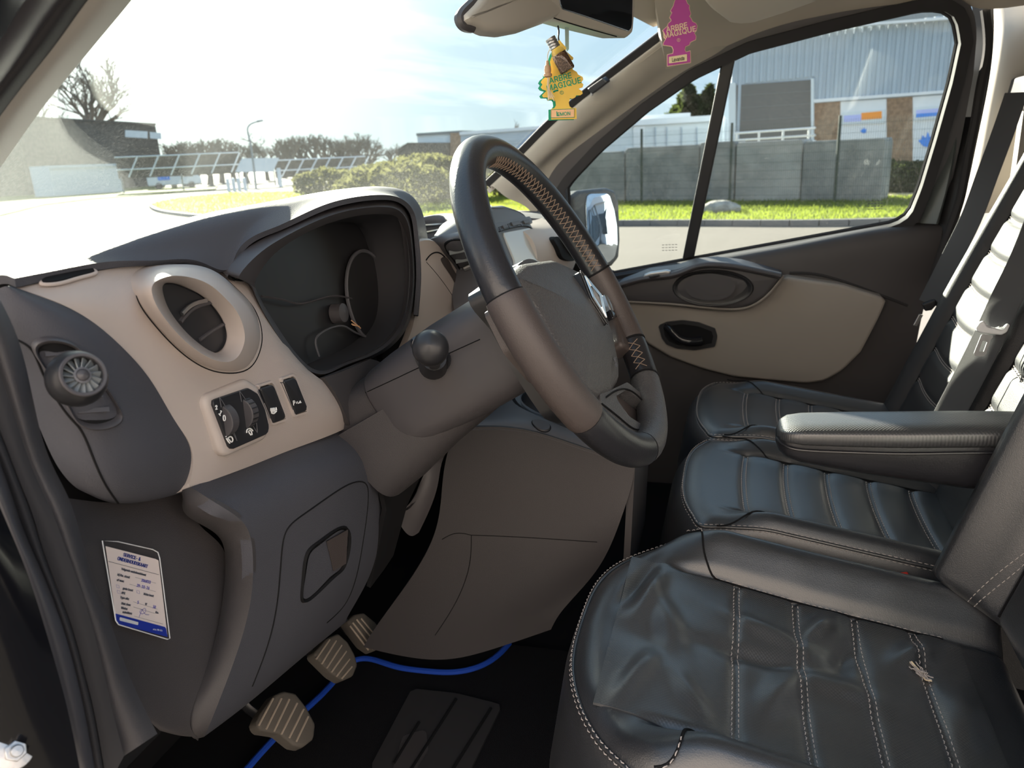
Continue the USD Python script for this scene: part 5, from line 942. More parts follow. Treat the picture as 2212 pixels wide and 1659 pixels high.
# bottle charm
bA, bB = LF.pt(1188, 82, .016), LF.pt(1227, 154, .016); ax = bA - bB; Lb = np.linalg.norm(ax); ax /= Lb
bc_ = thing('bottle_charm', 'tiny glass bottle of brown herbs with silver cap in front of the yellow card', 'charm', bB)
def lathe2(prof, n=32, sq=0.0, o=bB):                    # square-ish bottle
    u = np.cross(ax, LF.n); u /= np.linalg.norm(u); v = np.cross(u, ax); w = np.linspace(0, 2 * np.pi, n, endpoint=False); p = 2 + sq
    c, s = np.cos(w), np.sin(w); c, s = np.sign(c) * abs(c) ** (2 / p), np.sign(s) * abs(s) ** (2 / p)
    return loft([o + h * ax + r * (c[:, None] * u + k * s[:, None] * v) for r, h, k in prof])
Hb = Lb * .70
obj('bottle_glass', lathe2([(.002, 0, .8), (.0105, .0004, .75), (.0115, .002, .75), (.0112, Hb * .6, .75), (.0098, Hb * .85, .8), (.0062, Hb, 1), (.0060, Hb * 1.05, 1)], sq=2.2), M['bottle'], bc_)
obj('dried_herbs', lathe2([(.002, .0016, .7), (.0092, .002, .7), (.0095, Hb * .55, .7), (.007, Hb * .74, .75), (.002, Hb * .76, 1)], sq=2.2), M['spice'], bc_)
obj('bottle_cap', lathe2([(.0066, Hb * .98, 1), (.0078, Hb, 1), (.0078, Hb + .002, 1), (.0071, Hb + .003, 1), (.0078, Hb + .004, 1), (.0078, Hb + .006, 1), (.0071, Hb + .007, 1), (.0078, Hb + .008, 1), (.0078, Hb + .010, 1), (.0071, Hb + .011, 1), (.0078, Hb + .012, 1), (.0076, Lb * .99, 1), (.002, Lb, 1)]), M['silver'], bc_)
ts = obj('tassel_cord', tube(spl([LF.pt(1190, 103, .014), LF.pt(1184, 115, .015), LF.pt(1183, 140, .014)], 14), .0006, 5), M['straw'], bc_)
tq = lambda r, p: (r, p)
o_b = LF.pt(1183, 153, .014); obj('tassel_bead', lathe([(0, .0135), (.002, .0135), (.0026, .009), (.0022, .0085), (.0046, .006), (.0052, .001), (.0046, -.003), (.0062, -.0045), (.0060, -.0075), (.003, -.009), (0, -.009)], o_b, (0, 0, 1), 24), M['cork'], bc_)
tt_ = []
for k in range(16): a_, b_ = 1184 + rng.uniform(-3, 4), 1186 + rng.uniform(-3, 12); tt_.append(tube(spl([LF.pt(1184 + rng.uniform(-2, 2), 166, .014), LF.pt((a_ + 1185) / 2, 190, .014 + rng.uniform(-.002, .002)), LF.pt(b_, 216 + rng.uniform(-6, 3), .014)], 7), .00055, 4))
obj('tassel_threads', tt_, M['straw'], bc_, kind='stuff')
lav = ZZ([(330, -140), (360, -90), (345, -70), (385, -40), (372, -15), (395, 10), (410, 50), (440, 80), (435, 110), (458, 190), (440, 230), (465, 260), (480, 300), (530, 325), (545, 360), (535, 420), (505, 455), (530, 500), (525, 545), (450, 580), (440, 615), (385, 640), (375, 690), (395, 722), (450, 705), (455, 860), (140, 908), (140, 758), (215, 740), (225, 690), (205, 640), (180, 632), (82, 618), (85, 595), (122, 535), (92, 505), (95, 450), (78, 420), (145, 360), (150, 330), (195, 290), (190, 265), (173, 240), (205, 175), (185, 150), (225, 80), (240, 20), (262, -20), (255, -50), (300, -90), (296, -110)], (1420, 0), 6.38)
VF2 = hang_frame(1467, 70, .27)
vt_ = thing('air_freshener', 'magenta tree-shaped card air freshener with pale print hanging in front of the far roof pillar', 'air freshener', VF2.pt(1466, 140), 'tree-shaped air fresheners')
obj('card', plate(VF2.px(lav), VF2.o, VF2.u, VF2.v, .0016), M['magenta'], vt_, smooth=20)
vp = sg.Polygon(VF2.px(lav)); vp = vp if vp.is_valid else vp.buffer(0); obj('card_edge', cat([plate(g, VF2.o, VF2.u, VF2.v, .0012, z0=-.0016) for g in getattr(vp.buffer(.0011), 'geoms', [vp.buffer(.0011)])]), M['pale'], vt_, 'pale card rim', smooth=20)
va = ang(VF2, (1446, 62), (1480, 54))
obj('label_panel', VF2.plate([(1445, 123), (1484, 117), (1484, 132), (1445, 137)], .0006, h=.0016), M['cream'], vt_)
for m_ in (text('ARBRE', VF2, 1461.5, 59, .0084, .0017, va, True), text('MAGIQUE', VF2, 1468, 69.5, .0084, .0017, va, True)): obj('printed_text', m_, M['pale'], vt_)
obj('printed_mark', cat([text('R', VF2, 1466, 86.5, .003, .0017, va), tube([VF2.pt(1466 + 3.5 * math.cos(a), 86.5 + 3.5 * math.sin(a), .0018) for a in np.linspace(0, 6.28, 24, endpoint=False)], .0003, 4, True)]), M['pale'], vt_)
obj('label_text', text('Lavanda', VF2, 1465, 127.5, .0058, .0022, va * .55, True, maxw=.021), M['darkink'], vt_)
obj('hanging_cord', tube([VF2.pt(1472, -20, 0), VF2.pt(1473, -60, 0)], .0008, 5), M['straw'], vt_)
cq = at(1294, 184, x=.70); CF2 = Frame.fit(cq, at(1310, 172, x=.69), at(1286, 174, x=.70))
if CF2.n @ (CAM - cq) < 0: CF2 = Frame(CF2.o, CF2.u, -CF2.v)
ck = thing('pass_clip', 'small black block clipped to the edge of the far windscreen pillar', 'clip', cq)
obj('clip_block', CF2.pillow([(1272, 190), (1306, 166), (1317, 176), (1283, 202)], .010, .003, .003, back=.006), M['black'], ck)
obj('clip_foot', CF2.pillow([(1277, 200), (1284, 197), (1281, 206), (1277, 207)], .004, .001, .001), M['silver'], ck)
# ================================================================ things in the foot well and on the dash
# service card
ho_, hn = hit(kp, 292, 1275); KF2 = Frame.fit(ho_ + hn * .004, hit(kp, 340, 1287)[0] + hn * .004, hit(kp, 270, 1200)[0] + hn * .004)
if KF2.n @ hn < 0: KF2 = Frame(KF2.o, KF2.u, -KF2.v)
sc = thing('service_card', 'white and navy service card in a clear sleeve stuck on the dark kick panel', 'card', KF2.pt(300, 1360))
obj('paper_card', KF2.plate([(228, 1180), (341, 1209), (361, 1376), (252, 1347)], .0005), M['paper'], sc)
obj('blue_band', KF2.plate([(249.5, 1325.6), (357, 1355), (361, 1376), (252, 1347)], .0006, h=.0003), M['blueband'], sc)
obj('sleeve', KF2.plate([(221, 1168), (255, 1170), (330, 1187), (343, 1198), (367, 1379), (362, 1381), (256, 1349), (250, 1340)], .0004, .0, h=.0016), M['clearplastic'], sc)
obj('sleeve_rim', tube([KF2.pt(a, b, .0014) for a, b in [(221, 1168), (255, 1170), (330, 1187), (341, 1193), (345, 1206), (367, 1379), (362, 1381), (256, 1349), (250, 1340)]], .00045, 5, True), M['facade'], sc)
ka = ang(KF2, (234, 1212), (343, 1241))
def kt(s, x, y, h, m='ink', bold=False, mw=None, name='printed_text'): obj(name, text(s, KF2, x, y, h, .0006, ka, bold, maxw=mw), M[m], sc)
um = np.linalg.norm(KF2.px([(343, 1241)])[0] - KF2.px([(234, 1212)])[0]) / 109          # metres per pixel across
kt('SERVICE- &', 285, 1203, .0026, 'ink', True, 52 * um); kt('ONDERHOUDSKAART', 287, 1215, .0026, 'ink', True, 94 * um)
obj('printed_rule', tube([KF2.pt(234, 1212.5, .0007), KF2.pt(343, 1241.5, .0007)], .00018, 4), M['greyink'], sc)
for s, x, y, w in (('Volgende onderhoudsbeurt', 289, 1235.5, 90), ('bij Km. stand:', 267, 1244, 42), ('of voor:', 260, 1254, 22), ('grote beurt', 276, 1273, 33), ('kleine beurt', 321, 1285, 37), ('APK', 266, 1281, 12), ('Type olie:', 269, 1292, 30), ('W', 315, 1305, 6), ('Distr.riem:', 272, 1305, 33), ('Km.', 339, 1323, 12), ('Wielen', 268, 1314, 21), ('natrekken:', 275, 1323.5, 33)):
    kt(s, x, y, .0017, 'greyink', True, w * um)
for s, x, y, w in (('206833', 315, 1255.5, 48), ('29-10-26', 309, 1267.5, 58), ('5', 298, 1301, 6), ('30', 333, 1311, 13)): kt(s, x, y, .0023, 'pen', False, w * um, 'handwriting')
for x, y in ((254, 1267), (298, 1279), (256, 1279)): obj('tick_box', tube([KF2.pt(x + a, y + b, .0007) for a, b in ((-3, -4), (3, -2.5), (4, 3.5), (-2, 2))], .0001, 4, True), M['pen'], sc)
for l in ([(292, 1247), (337, 1260)], [(280, 1262), (336, 1278)], [(288, 1300), (340, 1316)], [(288, 1311), (334, 1325)], [(290, 1331), (352, 1348)]): obj('printed_rule', tube([KF2.pt(*q, .0006) for q in l], .0001, 4), M['greyink'], sc)
obj('signature', tube([KF2.pt(a, b, .0008) for a, b in spl([(300, 1334, 0), (306, 1320, 0), (312, 1314, 0), (315, 1318, 0), (308, 1326, 0), (302, 1322, 0), (306, 1317, 0), (313, 1326, 0), (322, 1328, 0)], 40)[:, :2]], .00018, 4), M['pen'], sc)
obj('logo_box', KF2.plate([(258, 1333), (298, 1344), (297.5, 1350.5), (258, 1340.5)], .0004, .0003, h=.0008), M['facade'], sc); kt('PRO N.OBLEN', 278, 1341.5, .0016, 'blueband', True, 36 * um); kt('art.nr. PM-016', 340, 1360.5, .0013, 'facade', False, 30 * um)
# pedals
def pedal(name, label, outline, ridges, cz, lean):
    c0 = np.mean(outline, 0); o = at(*c0, z=cz); nn_ = np.array([-.12, -.80, .60 - lean]); nn_ /= np.linalg.norm(nn_); u = np.cross([0, 0, 1.0], nn_); u /= np.linalg.norm(u)
    f = Frame(o, u, np.cross(nn_, u)); t = thing(name, label, 'pedal', o - nn_ * .02)
    obj('pedal_pad', f.pillow(outline, .010, .006, .005, .002, back=.012), M['pedal'], t)
    for a, b in ridges: obj('tread_ridge', tube(np.array([f.pt(*a, .0105), f.pt((a[0] + b[0]) / 2, (a[1] + b[1]) / 2, .0122), f.pt(*b, .0105)]), .0016, 6), M['worn'], t)
    obj('pedal_arm', tube(spl([o - nn_ * .012, o - nn_ * .035 + [0, .02, .02], o + [0.0, .13, .14], o + [0, .16, .32]], 16), .009, 8, up=(1, 0, 0), r2=.005), M['black'], t)
pedal('clutch_pedal', 'ribbed rubber clutch pedal nearest the kick panel', [(546, 1567), (556, 1545), (585, 1505), (606, 1496), (632, 1501), (655, 1530), (675, 1568), (671, 1600), (648, 1618), (628, 1614), (596, 1588), (556, 1582)], [((559, 1567), (590, 1509)), ((575, 1575), (608, 1509)), ((592, 1580), (625, 1511)), ((608, 1586), (642, 1519)), ((625, 1594), (656, 1532)), ((640, 1602), (666, 1548))], .75, 0)
pedal('brake_pedal', 'ribbed rubber brake pedal between the clutch and the accelerator', [(669, 1417), (700, 1382), (724, 1371), (745, 1390), (760, 1417), (766, 1440), (756, 1464), (734, 1473), (712, 1460), (690, 1438)], [((683, 1424), (712, 1382)), ((695, 1434), (726, 1384)), ((706, 1443), (738, 1394)), ((716, 1452), (748, 1407)), ((727, 1461), (755, 1424)), ((738, 1466), (760, 1440))], .75, .05)
pedal('accelerator_pedal', 'narrow ribbed accelerator pedal furthest to the console', [(742, 1345), (760, 1330), (779, 1326), (806, 1348), (824, 1380), (820, 1400), (800, 1410), (780, 1396), (760, 1370)], [((762, 1345), (806, 1402)), ((770, 1338), (815, 1393)), ((780, 1336), (820, 1384)), ((756, 1352), (796, 1404))], .73, .1)
# mat
mz = .636
edge = [at(a, b, z=mz) for a, b in [(430, 1800), (540, 1657), (620, 1572), (720, 1476), (760, 1432), (790, 1425), (850, 1441), (920, 1452), (985, 1454), (1045, 1438), (1082, 1412), (1100, 1392)]]
ep = spl(edge, 90); mp_ = np.vstack([ep, [[ep[-1][0] + .02, -.1, mz], [-.75, -.1, mz]]])
mt_ = thing('floor_mat', 'black carpet floor mat with bright blue piping under the pedals', 'floor mat', (-.4, .2, .62))
obj('mat_carpet', plate(sg.Polygon(mp_[:, :2]).buffer(0), (0, 0, .622), np.array([1.0, 0, 0]), np.array([0, 1.0, 0]), .014), M['carpet'], mt_)
obj('mat_piping', tube(ep + [0, 0, .002], .0055, 8), M['blue'], mt_, 'bright blue piping')
hp_ = [at(a, b, z=mz + .001) for a, b in [(800, 1660), (890, 1490), (985, 1500), (1085, 1525), (1000, 1700), (900, 1760)]]
obj('heel_pad', plate(rpoly(np.array(hp_)[:, :2], .01), (0, 0, mz), np.array([1.0, 0, 0]), np.array([0, 1.0, 0]), .004), M['rubber'], mt_)
for a, b in (((985, 1510), (870, 1690)), ((1060, 1530), (960, 1690)), ((905, 1560), (850, 1650))): obj('mat_crease', tube([at(*a, z=mz + .005), at(*b, z=mz + .005)], .003, 6), M['hole'], mt_)
obj('mat_wear', plate(rpoly(np.array([at(a, b, z=mz + .005) for a, b in [(870, 1590), (920, 1575), (925, 1620), (880, 1690), (840, 1690)]])[:, :2], .008), (0, 0, mz + .004), np.array([1.0, 0, 0]), np.array([0, 1.0, 0]), .0015), M['dark'], mt_)
# turbine-shaped air freshener clipped into the side vent
o = at(166, 818, y=.392); dep = (o - CAM) @ ROT[:, 2]; R1 = 61 / F * dep; tax = CAM - o; tax /= np.linalg.norm(tax)
q = at(182, 808, y=.392) - o; tax = tax + q / R1 * 1.0; tax /= np.linalg.norm(tax)
tb = thing('vent_freshener', 'round black turbine-shaped air freshener clipped into the side vent', 'air freshener', o)
th = np.linspace(-1.35, .80, 22)
obj('housing', lathe([(0, -R1)] + [(R1 * math.cos(a), R1 * math.sin(a)) for a in th] + [(R1 * .66, R1 * .74), (R1 * .63, R1 * .62), (R1 * .60, R1 * .25), (0, R1 * .22)], o, tax, 56), M['black'], tb)
obj('front_ring', lathe([(R1 * .64, R1 * .66), (R1 * .77, R1 * .66), (R1 * .78, R1 * .74), (R1 * .74, R1 * .78), (R1 * .66, R1 * .77), (R1 * .64, R1 * .72)], o, tax, 56), M['dark2'], tb)
tu = np.cross(tax, [0, 0, 1.0]); tu /= np.linalg.norm(tu); tv = np.cross(tu, tax)
for k in range(15):
    a = k * 2 * math.pi / 15; d = tu * math.cos(a) + tv * math.sin(a); e = np.cross(tax, d)
    G_ = np.array([[o + d * rr * R1 + e * (s * (.055 + .08 * rr) * R1) + tax * R1 * (.50 + s * .10) for s in (-1, 0, 1)] for rr in (.2, .35, .5, .63)])
    obj('turbine_blade', sheet(G_, .0007), M['lamp'], tb)
obj('hub', lathe([(0, R1 * .25), (R1 * .23, R1 * .3), (R1 * .23, R1 * .62), (R1 * .17, R1 * .70), (0, R1 * .74)], o, tax, 32), M['dark2'], tb)
obj('hub_ring', lathe([(R1 * .22, R1 * .58), (R1 * .29, R1 * .58), (R1 * .29, R1 * .64), (R1 * .22, R1 * .66)], o, tax, 32), M['tread'], tb)
obj('vent_clip', tube([o - tax * R1 * .9, o - tax * R1 * 1.35], .006, 8), M['black'], tb)
# far door mirror, outside the quarter glass
DMF = Frame(at(1290, 490, x=1.02), (.80, -.42, 0), (0.0, 0.10, 1.0))
dm = thing('door_mirror', 'grey-black exterior door mirror outside the passenger quarter window', 'mirror', at(1290, 580, x=1.0))
obj('mirror_housing', pillow(rpoly(DMF.px([(1224, 424), (1240, 412), (1300, 406), (1318, 412), (1327, 438), (1330, 520), (1327, 558), (1312, 576), (1285, 582), (1235, 582), (1222, 560)]), .012, 80), DMF.o, DMF.u, DMF.v, .02, .012, back=.10), M['black'], dm)
obj('mirror_glass', DMF.pillow([(1252, 440), (1256, 424), (1262, 420), (1298, 419), (1304, 424), (1314, 455), (1320, 490), (1321, 530), (1315, 556), (1302, 568), (1268, 568), (1256, 555)], .0225, .004, .0015, .0035), M['mirror'], dm)
obj('mirror_arm', tube([DMF.p(-.05, -.06, -.05), np.array([.88, DMF.o[1] + .02, DMF.o[2] - .08])], .03, 12), M['black'], dm)
# ================================================================ outdoors
UX, UY = np.array([1.0, 0, 0]), np.array([0, 1.0, 0])
def hor(px): return 337 - (px - 1082) * .0489
def gp(px, D):
    p = far(px, hor(px), D); return np.array([p[0], p[1], 0.0])
def gz(px, py): return at(px, py, z=0.0)
def polyplate(l, z0, t): return plate(sg.Polygon(np.array(l)[:, :2]).buffer(0), (0, 0, z0), UX, UY, t)
struct('ground', box([-260, -260, -.30], [420, 420, 0.0]), M['asphalt'])
near = [gz(*q) for q in [(326, 447), (347, 459), (424, 470), (560, 480), (800, 489), (1000, 490), (1225, 488), (1500, 487), (1750, 488), (1990, 482), (2400, 462)]]
fare = [gz(*q) for q in [(2400, 424), (1990, 432), (1700, 428), (1386, 428), (1228, 426), (985, 418), (800, 414), (602, 418), (498, 420), (400, 429), (345, 440)]]
verge = sg.Polygon(np.array(near + fare)[:, :2]).buffer(0)
struct('lawn', plate(verge, (0, 0, 0), UX, UY, .09), M['soil'])
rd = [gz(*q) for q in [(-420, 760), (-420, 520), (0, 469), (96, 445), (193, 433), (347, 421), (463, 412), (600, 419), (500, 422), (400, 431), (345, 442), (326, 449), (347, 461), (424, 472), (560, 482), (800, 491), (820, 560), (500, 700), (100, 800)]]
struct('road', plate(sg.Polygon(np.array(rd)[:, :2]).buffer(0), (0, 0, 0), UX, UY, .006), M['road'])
lv = [gz(*q) for q in [(-300, 540), (0, 468), (96, 444), (193, 432), (347, 420), (463, 411), (470, 406), (300, 404), (100, 410), (0, 420), (-300, 450)]]
lawn2 = sg.Polygon(np.array(lv)[:, :2]).buffer(0); struct('lawn', plate(lawn2, (0, 0, 0), UX, UY, .06), M['soil'])
kp_ = spl([p for p in near], 60); kl = []
kerb = sthing('kerb', kp_[30])
for k in range(len(kp_) - 1):
    if kp_[k][0] < 60: obj('kerb_stone', strap(np.array([kp_[k] + (kp_[k + 1] - kp_[k]) * .01, kp_[k + 1] - (kp_[k + 1] - kp_[k]) * .01]) + [0, 0, .055], (0, 0, 1), .16, .12), M['kerb'], kerb)
def blades(poly, n, seed, hgt, keep, w=.02):
    r = np.random.default_rng(seed); b = poly.bounds; P = []
    import shapely
    for _ in range(60):
        if sum(map(len, P)) >= n: break
        q = r.uniform((b[0], b[1]), (b[2], b[3]), (n * 3, 2)); q = q[shapely.contains_xy(poly, q[:, 0], q[:, 1])]; q = q[keep(q)]; P.append(q)
    q = np.vstack(P)[:n]; n = len(q); a = r.uniform(0, 2 * np.pi, n); h = r.uniform(.5, 1.3, n) * hgt; d = np.stack([np.cos(a), np.sin(a), 0 * a], 1) * w / 2; l = r.normal(0, .4, (n, 2)) * h[:, None]
    o = np.column_stack([q, np.full(n, .07)]); V = np.stack([o - d, o + d, o + np.column_stack([l, h])], 1).reshape(-1, 3)
    return T(V, np.arange(3 * n).reshape(-1, 3))
wide = verge.intersection(sg.Polygon([CAM[:2], gp(840, 60)[:2], gp(2260, 60)[:2]])); hazy = verge.difference(wide)
obj('grass', blades(wide, 60000, 3, .085, lambda q: q[:, 0] > -99, .022), M['grass'], None, 'bright sunlit grass blades on the verge in front of the concrete wall', 'grass', kind='stuff', smooth=False)
obj('grass', blades(hazy, 16000, 4, .10, lambda q: q[:, 0] > -99, .04), M['grass'], None, 'hazy grass blades on the curved verge seen through the windscreen', 'grass', kind='stuff', smooth=False)
# concrete blocks and mesh fence
bx = [1190, 1352, 1514, 1592, 1738, 1917]; bt_y = [331, 319, 317, 312, 300, 290]
rowA, rowB = gz(1228, 441), gz(1915, 441)
def on_row(px, A=rowA, B=rowB):
    r = ray(px, hor(px)); r2 = r[:2] / np.hypot(*r[:2]); d = (B - A)[:2]; M2 = np.array([r2, -d]).T; t = np.linalg.solve(M2, (A - CAM)[:2]); return np.array([*(CAM[:2] + t[0] * r2), 0])
dirr = (rowB - rowA) / np.linalg.norm(rowB - rowA); back = np.cross([0, 0, 1.0], dirr); back *= np.sign(back[0])
lab = ['leftmost grey concrete block behind the mesh fence, seen through the quarter window', 'second grey concrete block from the left behind the mesh fence', 'narrow grey concrete block behind the window divider bar', 'short grey concrete block standing behind the rock', 'rightmost long grey concrete block behind the mesh fence']
hb = [1.50, 1.58, 1.62, 1.58, 1.52]
for k in range(5):
    A, B = on_row(bx[k]), on_row(bx[k + 1]); L = np.linalg.norm(B - A) - .03; f = Frame(A + back * .02 * (k % 2), dirr, (0, 0, 1.0)); s_ = 1 if f.n @ back > 0 else -1
    obj('concrete_block', pillow(rpoly([(0, 0), (L, 0), (L, hb[k]), (0, hb[k])], .03, 60), f.o + (0 if s_ < 0 else 0) * back, dirr, np.array([0, 0, 1.0]), .05, .03, back=.7) if s_ < 0 else pillow(rpoly([(0, 0), (L, 0), (L, hb[k]), (0, hb[k])], .03, 60), f.o, dirr, np.array([0, 0, 1.0]), .7, .03, back=.05), M['concrete2' if k in (3,) else 'concrete'], None, lab[k], 'concrete block', 'concrete block wall')
fA, fB = rowA - back * .55, rowB - back * .55
fence = thing('mesh_fence', 'dark green wire mesh fence with posts in front of the concrete block wall', 'fence', (fA + fB) / 2)
posts = [on_row(px, fA, fB) for px in (1040, 1386, 1580, 1812, 2080)]
for p in posts: obj('post', box(p + [-.03, -.03, 0], p + [.03, .03, 2.06]), M['fence'], fence)
for a, b in zip(posts, posts[1:]):
    n = int(np.linalg.norm(b - a) / .05); W_ = []
    for k in range(1, n): p = a + (b - a) * k / n; W_.append(box(p + [-.0025, -.0025, .05], p + [.0025, .0025, 1.98]))
    for z in np.arange(.06, 2.0, .2): W_.append(strap(np.array([a, b]) + [0, 0, z], (0, 0, 1), .005, .005))
    obj('mesh_panel', W_, M['fence'], fence, kind='stuff', smooth=False)
# rock
rk = trimesh.creation.icosphere(4, 1.0); v = rk.vertices; v = v * (1 + .35 * (meshkit.fbm(v * 1.6 + 7, 4, 2) - .5)[:, None]); q = gz(1556, 466)
v = v * [.36, .46, .20]; v[:, 2] = np.maximum(v[:, 2], -.05); rk.vertices = v + q + [0, 0, .14]
obj('rock', rk, M['rock'], None, 'pale grey boulder lying on the sunlit grass in front of the fence', 'rock', smooth=25)
# helper: vertical face at distances
def face(px0, D0, px1, D1):
    a, b = gp(px0, D0), gp(px1, D1); return Frame(a, b - a, (0, 0, 1.0)), np.linalg.norm(b - a)
def slab(f, l, t, h=0.0, r=0.0):                         # pixels -> plate on the face, t towards the camera
    s_ = 1 if f.n @ (CAM - f.o) > 0 else -1
    L = f.px(l); return plate(rpoly(L, r, 60) if r else L, f.o, f.u, f.v, t, z0=h if s_ > 0 else -h - t)
# warehouse on the right
wf, wl_ = face(1575, 28.5, 2260, 26.2); away = -wf.n * np.sign(wf.n @ (CAM - wf.o))
wh = thing('warehouse', 'blue-grey corrugated warehouse with roller door and brick piers behind the wall', 'building', wf.o)
ORD = 'first second third fourth fifth sixth seventh eighth ninth tenth eleventh twelfth thirteenth fourteenth fifteenth sixteenth'.split()
zt = far(1892, 57, 27.4)[2]; z1 = far(1850, 213, 27.5)[2]; XL = lambda px: wf.px([(px, 250)])[0][0]
wm_ = lambda a, b, z0, z1_, d: (lambda q: q)(loft(np.array([[wf.o + wf.u * x + np.array([0, 0, z]) + away * dd for dd, z in ((0, z0), (0, z1_), (d, z1_), (d, z0))] for x in (a, b)]))) 
obj('rear_wall', wm_(0, wl_, 0, zt - .15, 8.0), M['clad'], wh)
f_ = Frame(wf.o - away * .02, wf.u, (0, 0, 1.0)); x0 = 0.0; k = 0
while x0 < wl_:
    zb = z1 if x0 > XL(1755) - .1 else far(1660, 176, 28.2)[2]
    if not (x0 < .25): pass
    w = .24; o = wf.o + wf.u * x0; nrm = -away
    sec = lambda z: np.array([o + wf.u * a + nrm * h + np.array([0, 0, z]) for a, h in ((0, 0), (.03, .04), (.12, .04), (.15, .008), (.235, .008), (.235, 0))])
    obj('cladding_panel', loft([sec(zb if x0 > .3 else 0), sec(zt)]), M['clad'], wh, smooth=False); x0 += w
def ws(name, l, t, m, h=0.0, par=None): return obj(name, slab(wf, l, t, h), M[m], par or wh, smooth=False)
ws('gutter', [(1575, 84), (1696, 73), (1892, 56), (2200, 33), (2200, 27), (1892, 50), (1696, 67), (1575, 78)], .2, 'facade', .05)
ws('roller_door', [(1592, 184), (1754, 172), (1754, 330), (1592, 330)], .03, 'door', .0); ws('door_frame', [(1577, 180), (1591, 179), (1591, 330), (1577, 330)], .10, 'clad2')
ws('door_jamb', [(1754, 170), (1760, 170), (1760, 330), (1754, 330)], .10, 'clad2')
for yy in (205, 232, 260): ws('door_slat_line', [(1593, yy + 1), (1753, yy - 9), (1753, yy - 8), (1593, yy + 2)], .035, 'roof')
ws('brick_pier', [(1760, 224), (1816, 219), (1816, 420), (1760, 420)], .04, 'brick'); ws('brick_pier', [(1916, 213), (1972, 209), (1972, 420), (1916, 420)], .04, 'brick'); ws('brick_base', [(1816, 330), (1916, 330), (1916, 420), (1816, 420)], .02, 'brick'); ws('brick_base', [(1972, 352), (2200, 345), (2200, 420), (1972, 420)], .02, 'brick')
ws('band', [(1758, 222), (2200, 190), (2200, 184), (1758, 215)], .06, 'facade', .02)
for (l, g, po) in (([(1816, 220), (1916, 214), (1916, 332), (1816, 334)], [(1820, 243), (1913, 236), (1912, 266), (1820, 270)], ('orange', [(1862, 244), (1906, 240), (1906, 256), (1862, 259)], 'lilac', [(1824, 250), (1862, 247), (1862, 262), (1824, 264)])),
                   ([(1972, 210), (2200, 194), (2200, 345), (1972, 352)], [(1976, 232), (2080, 225), (2080, 254), (1976, 261)], ('sky_blue', [(1980, 246), (2076, 239), (2076, 246), (1980, 254)], 'lilac', [(1980, 238), (2030, 234), (2030, 242), (1980, 246)]))):
    p_ = ws('facade_panel', l, .03, 'facade'); ws('window_frame', g, .06, 'clad2', .0); ws('poster', po[1], .068, po[0]); ws('poster', po[3], .066, po[2])
def leaf(cx, cy, s): return [(cx - s, cy - .1 * s), (cx - .6 * s, cy - .2 * s), (cx - .5 * s, cy - .7 * s), (cx - .1 * s, cy - .4 * s), (cx + .15 * s, cy - 1.1 * s), (cx + .4 * s, cy - .5 * s), (cx + .9 * s, cy - .6 * s), (cx + .7 * s, cy + .1 * s), (cx + .9 * s, cy + .4 * s), (cx + .2 * s, cy + .7 * s), (cx - .4 * s, cy + .6 * s)]
ws('leaf_sign', leaf(1866, 283, 7), .05, 'sky_blue'); ws('leaf_sign', leaf(2002, 305, 18), .05, 'sky_blue')
gf = Frame(gp(1892, 33), gp(2200, 31) - gp(1892, 33), (0, 0, 1.0)); obj('gable_roof', cat([plate(gf.px([(1880, 120), (1880, 60), (1985, 18), (2090, 32), (2300, 60), (2300, 120)]), gf.o, gf.u, gf.v, .4)]), M['roof'], wh)
rf_, _ = face(1588, 24.5, 1760, 24.0)
rail_ = thing('guard_rail', 'white horizontal guard rail behind the concrete blocks in front of the roller door', 'railing', gp(1670, 24.3))
for a in (((1588, 288), (1762, 276)), ((1588, 303), (1762, 292)), ((1690, 310), (1762, 305))): obj('rail', tube([rf_.pt(*a[0]), rf_.pt(*a[1])], .035, 6), M['facade'], rail_)
for x in (1592, 1640, 1692, 1748): q = rf_.px([(x, 287 - (x - 1588) * .069)])[0]; obj('post', box(rf_.p(q[0], 0) - [.03, .03, 0], rf_.p(q[0], q[1]) + [.03, .03, 0]), M['facade'], rail_)
def leafblob(c, rad, n, seed, s=.08, squash=1.0):
    r = np.random.default_rng(seed); u = r.normal(size=(n, 3)); u /= np.linalg.norm(u, axis=1, keepdims=True); p = c + u * rad * (r.uniform(.55, 1, n) ** .5)[:, None] * (1 + .3 * (meshkit.noise(u * 2.2 + seed, seed) - .5))[:, None]
    a, b = r.normal(size=(n, 3)), r.normal(size=(n, 3)); a /= np.linalg.norm(a, axis=1, keepdims=True); b = np.cross(a, b); b /= np.linalg.norm(b, axis=1, keepdims=True); k = s * r.uniform(.6, 1.4, (n, 1))
    return T(np.stack([p - a * k, p + b * k * .5, p + a * k, p - b * k * .5], 1).reshape(-1, 3), np.vstack([np.arange(4 * n).reshape(-1, 4)[:, [0, 1, 2]], np.arange(4 * n).reshape(-1, 4)[:, [0, 2, 3]]]))
def bush(name, label, px, D, hgt, wid, n, seed, m='scrub', s=.12, cat_='bush', parts=1):
    b = gp(px, D); t = thing(name, label, cat_, b)
    obj('foliage', leafblob(b + [0, 0, hgt * .52], np.array([wid / 2, wid / 2, hgt * .5]), n, seed, s), M[m], t, kind='stuff', smooth=False)
    obj('stems', [tube([b + [0, 0, 0], b + [wid * .2 * math.cos(a), wid * .2 * math.sin(a), hgt * .6]], [.03, .012], 5) for a in np.arange(5) * 1.26], M['bark'], t, kind='stuff'); return t
